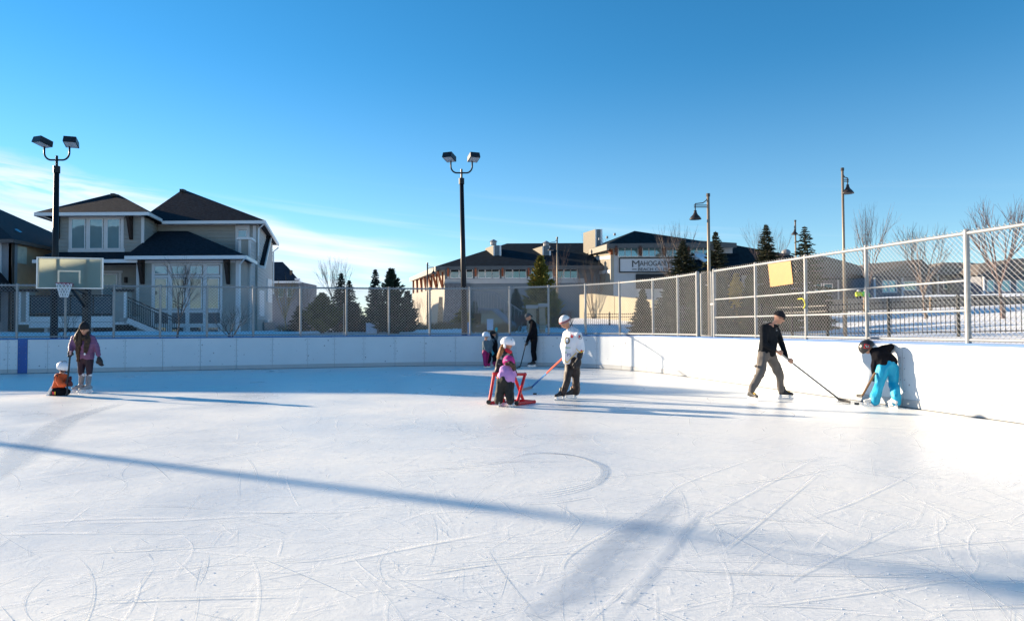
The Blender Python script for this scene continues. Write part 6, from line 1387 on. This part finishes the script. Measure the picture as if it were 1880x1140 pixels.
def girl_small():
    gs = [G(917.5, 746), G(937.5, 747)]; Y0 = gs[0].y; J = lambda x, y, d=0: P(x, y, Y0+d); p = person('small girl in lilac jacket and magenta hat standing inside the red skating frame', (gs[0]+gs[1])/2); k = .9
    hd = J(934, 665, .06); f, r_, u = basis((.35, .9, 0), -.45); sh = [J(923.5, 678, .02), J(939, 678, .02)]; el = [J(919, 690, .14), J(944, 688, .16)]; wr = [J(917, 689, .34), J(944, 688, .36)]; pel = J(927, 699); hp = [J(921, 702), J(933, 702)]; kn = [J(918, 718), J(934, 719)]; an = [q+V((0, 0, .14)) for q in gs]
    body(p, hd, f, r_, u, k, J(932, 673, .04), sh, el, wr, pel, hp, kn, an, skin, .012, s=.62); face_parts(p, hd, f, r_, u, k)
    dome('hat', M('hat_magenta', (.50, .03, .22), .8, .12, 10, .3, 30), p, hd+u*.012, f, r_, u, .115, .125, .125, -.40); part('hat_label', M('print_white', (0, 0, 0)), p, lambda m: m.fb(926, 660, 931, 662, Y0-.075, .01))
    lm = M('jacket_lilac', (.42, .20, .52), .7, .10, 5, .2, 25, c2=(.55, .28, .60)); C = Cloth(); C.hull((sh[0], .075), (sh[1], .075), (J(931, 675, .02), .065), (J(929, 688), .125)).hull((J(924, 688), .105), (J(935, 688), .105), (J(922, 697), .085), (J(937, 698), .085), (J(929, 696), .125)); C.chain((sh[0], .065), (el[0], .055), (wr[0], .048)); C.chain((sh[1], .065), (el[1], .055), (wr[1], .048)); jk = C.build('jacket', lm, p, .013, .012, 9)
    C = Cloth(); C.chain((J(936, 666, -.05), .045), (J(941, 671, -.09), .05), (J(944, 676, -.08), .04), (J(943, 679, -.08), .03)); C.hull((J(929, 668, -.05), .03), (J(936, 668, -.06), .03)); C.build('hair', M('hair_dark', (.035, .018, .012), .6, .4, 12, .3, 50, c2=(.12, .06, .025)), p, .011, .010, 14)
    C = Cloth(); C.hull((J(926, 698), .13), (hp[0], .105), (hp[1], .105), (J(918, 700), .06)); C.chain((hp[0], .11), (kn[0], .09), (P(916, 734, gs[0].y), .088)); C.chain((hp[1], .11), (P(935, 719, gs[1].y+.05), .09), (P(937, 735, gs[1].y-.02), .092)); C.build('snow_trousers', M('snowpants_black', (.016, .016, .016), .75, .3, 8, .2, 30), p, .013, .02, 8)
    for q, d in zip(gs, ((.2, .9), (.4, .8))): skate(p, q, d, .8, MATS['skate_greywhite'])
    for w_ in wr: mitt(p, w_+V((0, .05, 0)), (0, .7, -.6), .9, MATS['glove_black'], (1, 0, 0))
girl_small()
# far workers in hi-vis
for i, (x, col, lab) in enumerate(((1577, (.70, .80, .03), 'distant worker in yellow hi-vis vest behind the fence'), (1590, (.15, .75, .10), 'distant worker in green hi-vis vest partly behind the fence post'))):
    Yk = 52; J = lambda x_, y_, d=0: P(x_, y_, Yk+d); gx = J(x, 570); p = thing('person', lab, 'person', (gx.x, Yk, T(gx.x, Yk))); z0 = T(gx.x, Yk); B = lambda dx, z, dy=0: V((gx.x+dx, Yk+dy, z0+z)); zt_ = J(x, 534).z-z0; q = zt_/1.75
    body(p, B(0, 1.62*q), V((-1, 0, 0)), V((0, 1, 0)), V((0, 0, 1)), q, B(0, 1.48*q), [B(-.18, 1.4*q), B(.18, 1.4*q)], [B(-.22, 1.1*q), B(.22, 1.1*q)], [B(-.2, .85*q, -.15), B(.2, .85*q, -.15)], B(0, .95*q), [B(-.1, .9*q), B(.1, .9*q)], [B(-.1, .5*q), B(.12, .5*q)], [B(-.1, .1), B(.12, .1)], skin, .03)
    C = Cloth(); C.hull((B(-.18, 1.38*q), .09), (B(.18, 1.38*q), .09), (B(0, 1.0*q), .15)); C.chain((B(-.18, 1.4*q), .08), (B(-.22, 1.1*q), .065), (B(-.2, .88*q, -.13), .055)); C.chain((B(.18, 1.4*q), .08), (B(.22, 1.1*q), .065), (B(.2, .88*q, -.13), .055)); C.build('hi_vis_jacket', M('hi_vis_%d' % i, col, .7), p, .025, 0)
    C = Cloth(); C.hull((B(0, .93*q), .14), (B(-.1, .88*q), .1), (B(.1, .88*q), .1)); C.chain((B(-.1, .88*q), .1), (B(-.1, .5*q), .08), (B(-.1, .08), .07)); C.chain((B(.1, .88*q), .1), (B(.12, .5*q), .08), (B(.12, .08), .07)); C.build('trousers', bk, p, .025, 0)
    dome('hard_hat', M('hardhat', (.7, .7, .68), .4), p, B(0, 1.66*q), V((-1, 0, 0)), V((0, 1, 0)), V((0, 0, 1)), .13, .15, .13, .1)
# ---- red skating frame
def skate_frame():
    rm = M('tube_red', (.55, .012, .02), .35, .08, 3, spec=.5); yn, yf = G(925, 744).y, G(940, 739).y; r = .030
    A = G(898, 742.5); B_ = G(949, 744.5); Cc = G(925, 738.5); D = G(961, 738.5); E_ = G(981, 740)
    for q in (A, B_, Cc, D, E_): q.z = r
    T1 = P(907, 686, A.y+.12); T2 = P(943, 687, A.y+.1); T3 = P(964, 687, yf+.05); T4 = P(921, 687, yf+.05)
    t = thing('skating_frame', 'red tubular skating support frame with crossed side legs', 'skating frame', ((A.x+D.x)/2, (A.y+D.y)/2, 0))
    for nm, a, b in (('upright', A, T1), ('handle_bar', T1, T2), ('handle_bar', T2, T3), ('cross_leg', T3, B_), ('cross_leg', T2, D), ('upright', T4, Cc), ('handle_bar', T1, T4), ('base_bar', A, Cc), ('base_bar', Cc, D), ('base_bar', D, E_), ('base_bar', B_, E_)):
        part(nm, rm, t, lambda m: m.tube([a, b], r, 12), smooth=False)
    for q in (A, B_): part('end_cap', blackm, t, lambda m: m.tube([q+V((-.01, -.035, .02)), q+V((0, .05, .02))], .045, 12))
    for q in (T1, T2, T3, D, E_, T4): part('elbow', rm, t, lambda m: m.ell(q, .036, .036, .036, 12, 8))
skate_frame()
pk = M('puck_rubber', (.015, .015, .016), .6, .1)
for x, y, lab in ((982, 724, 'black puck on the ice in front of the man in the white jersey'), (1573, 742, 'black puck between the two sticks near the right boards')):
    g = G(x, y); m = MB(); m.tube([g+V((0, 0, .002)), g+V((0, 0, .030))], .042, 20); m.build('puck', pk, label=lab, cat='puck', group='pucks')
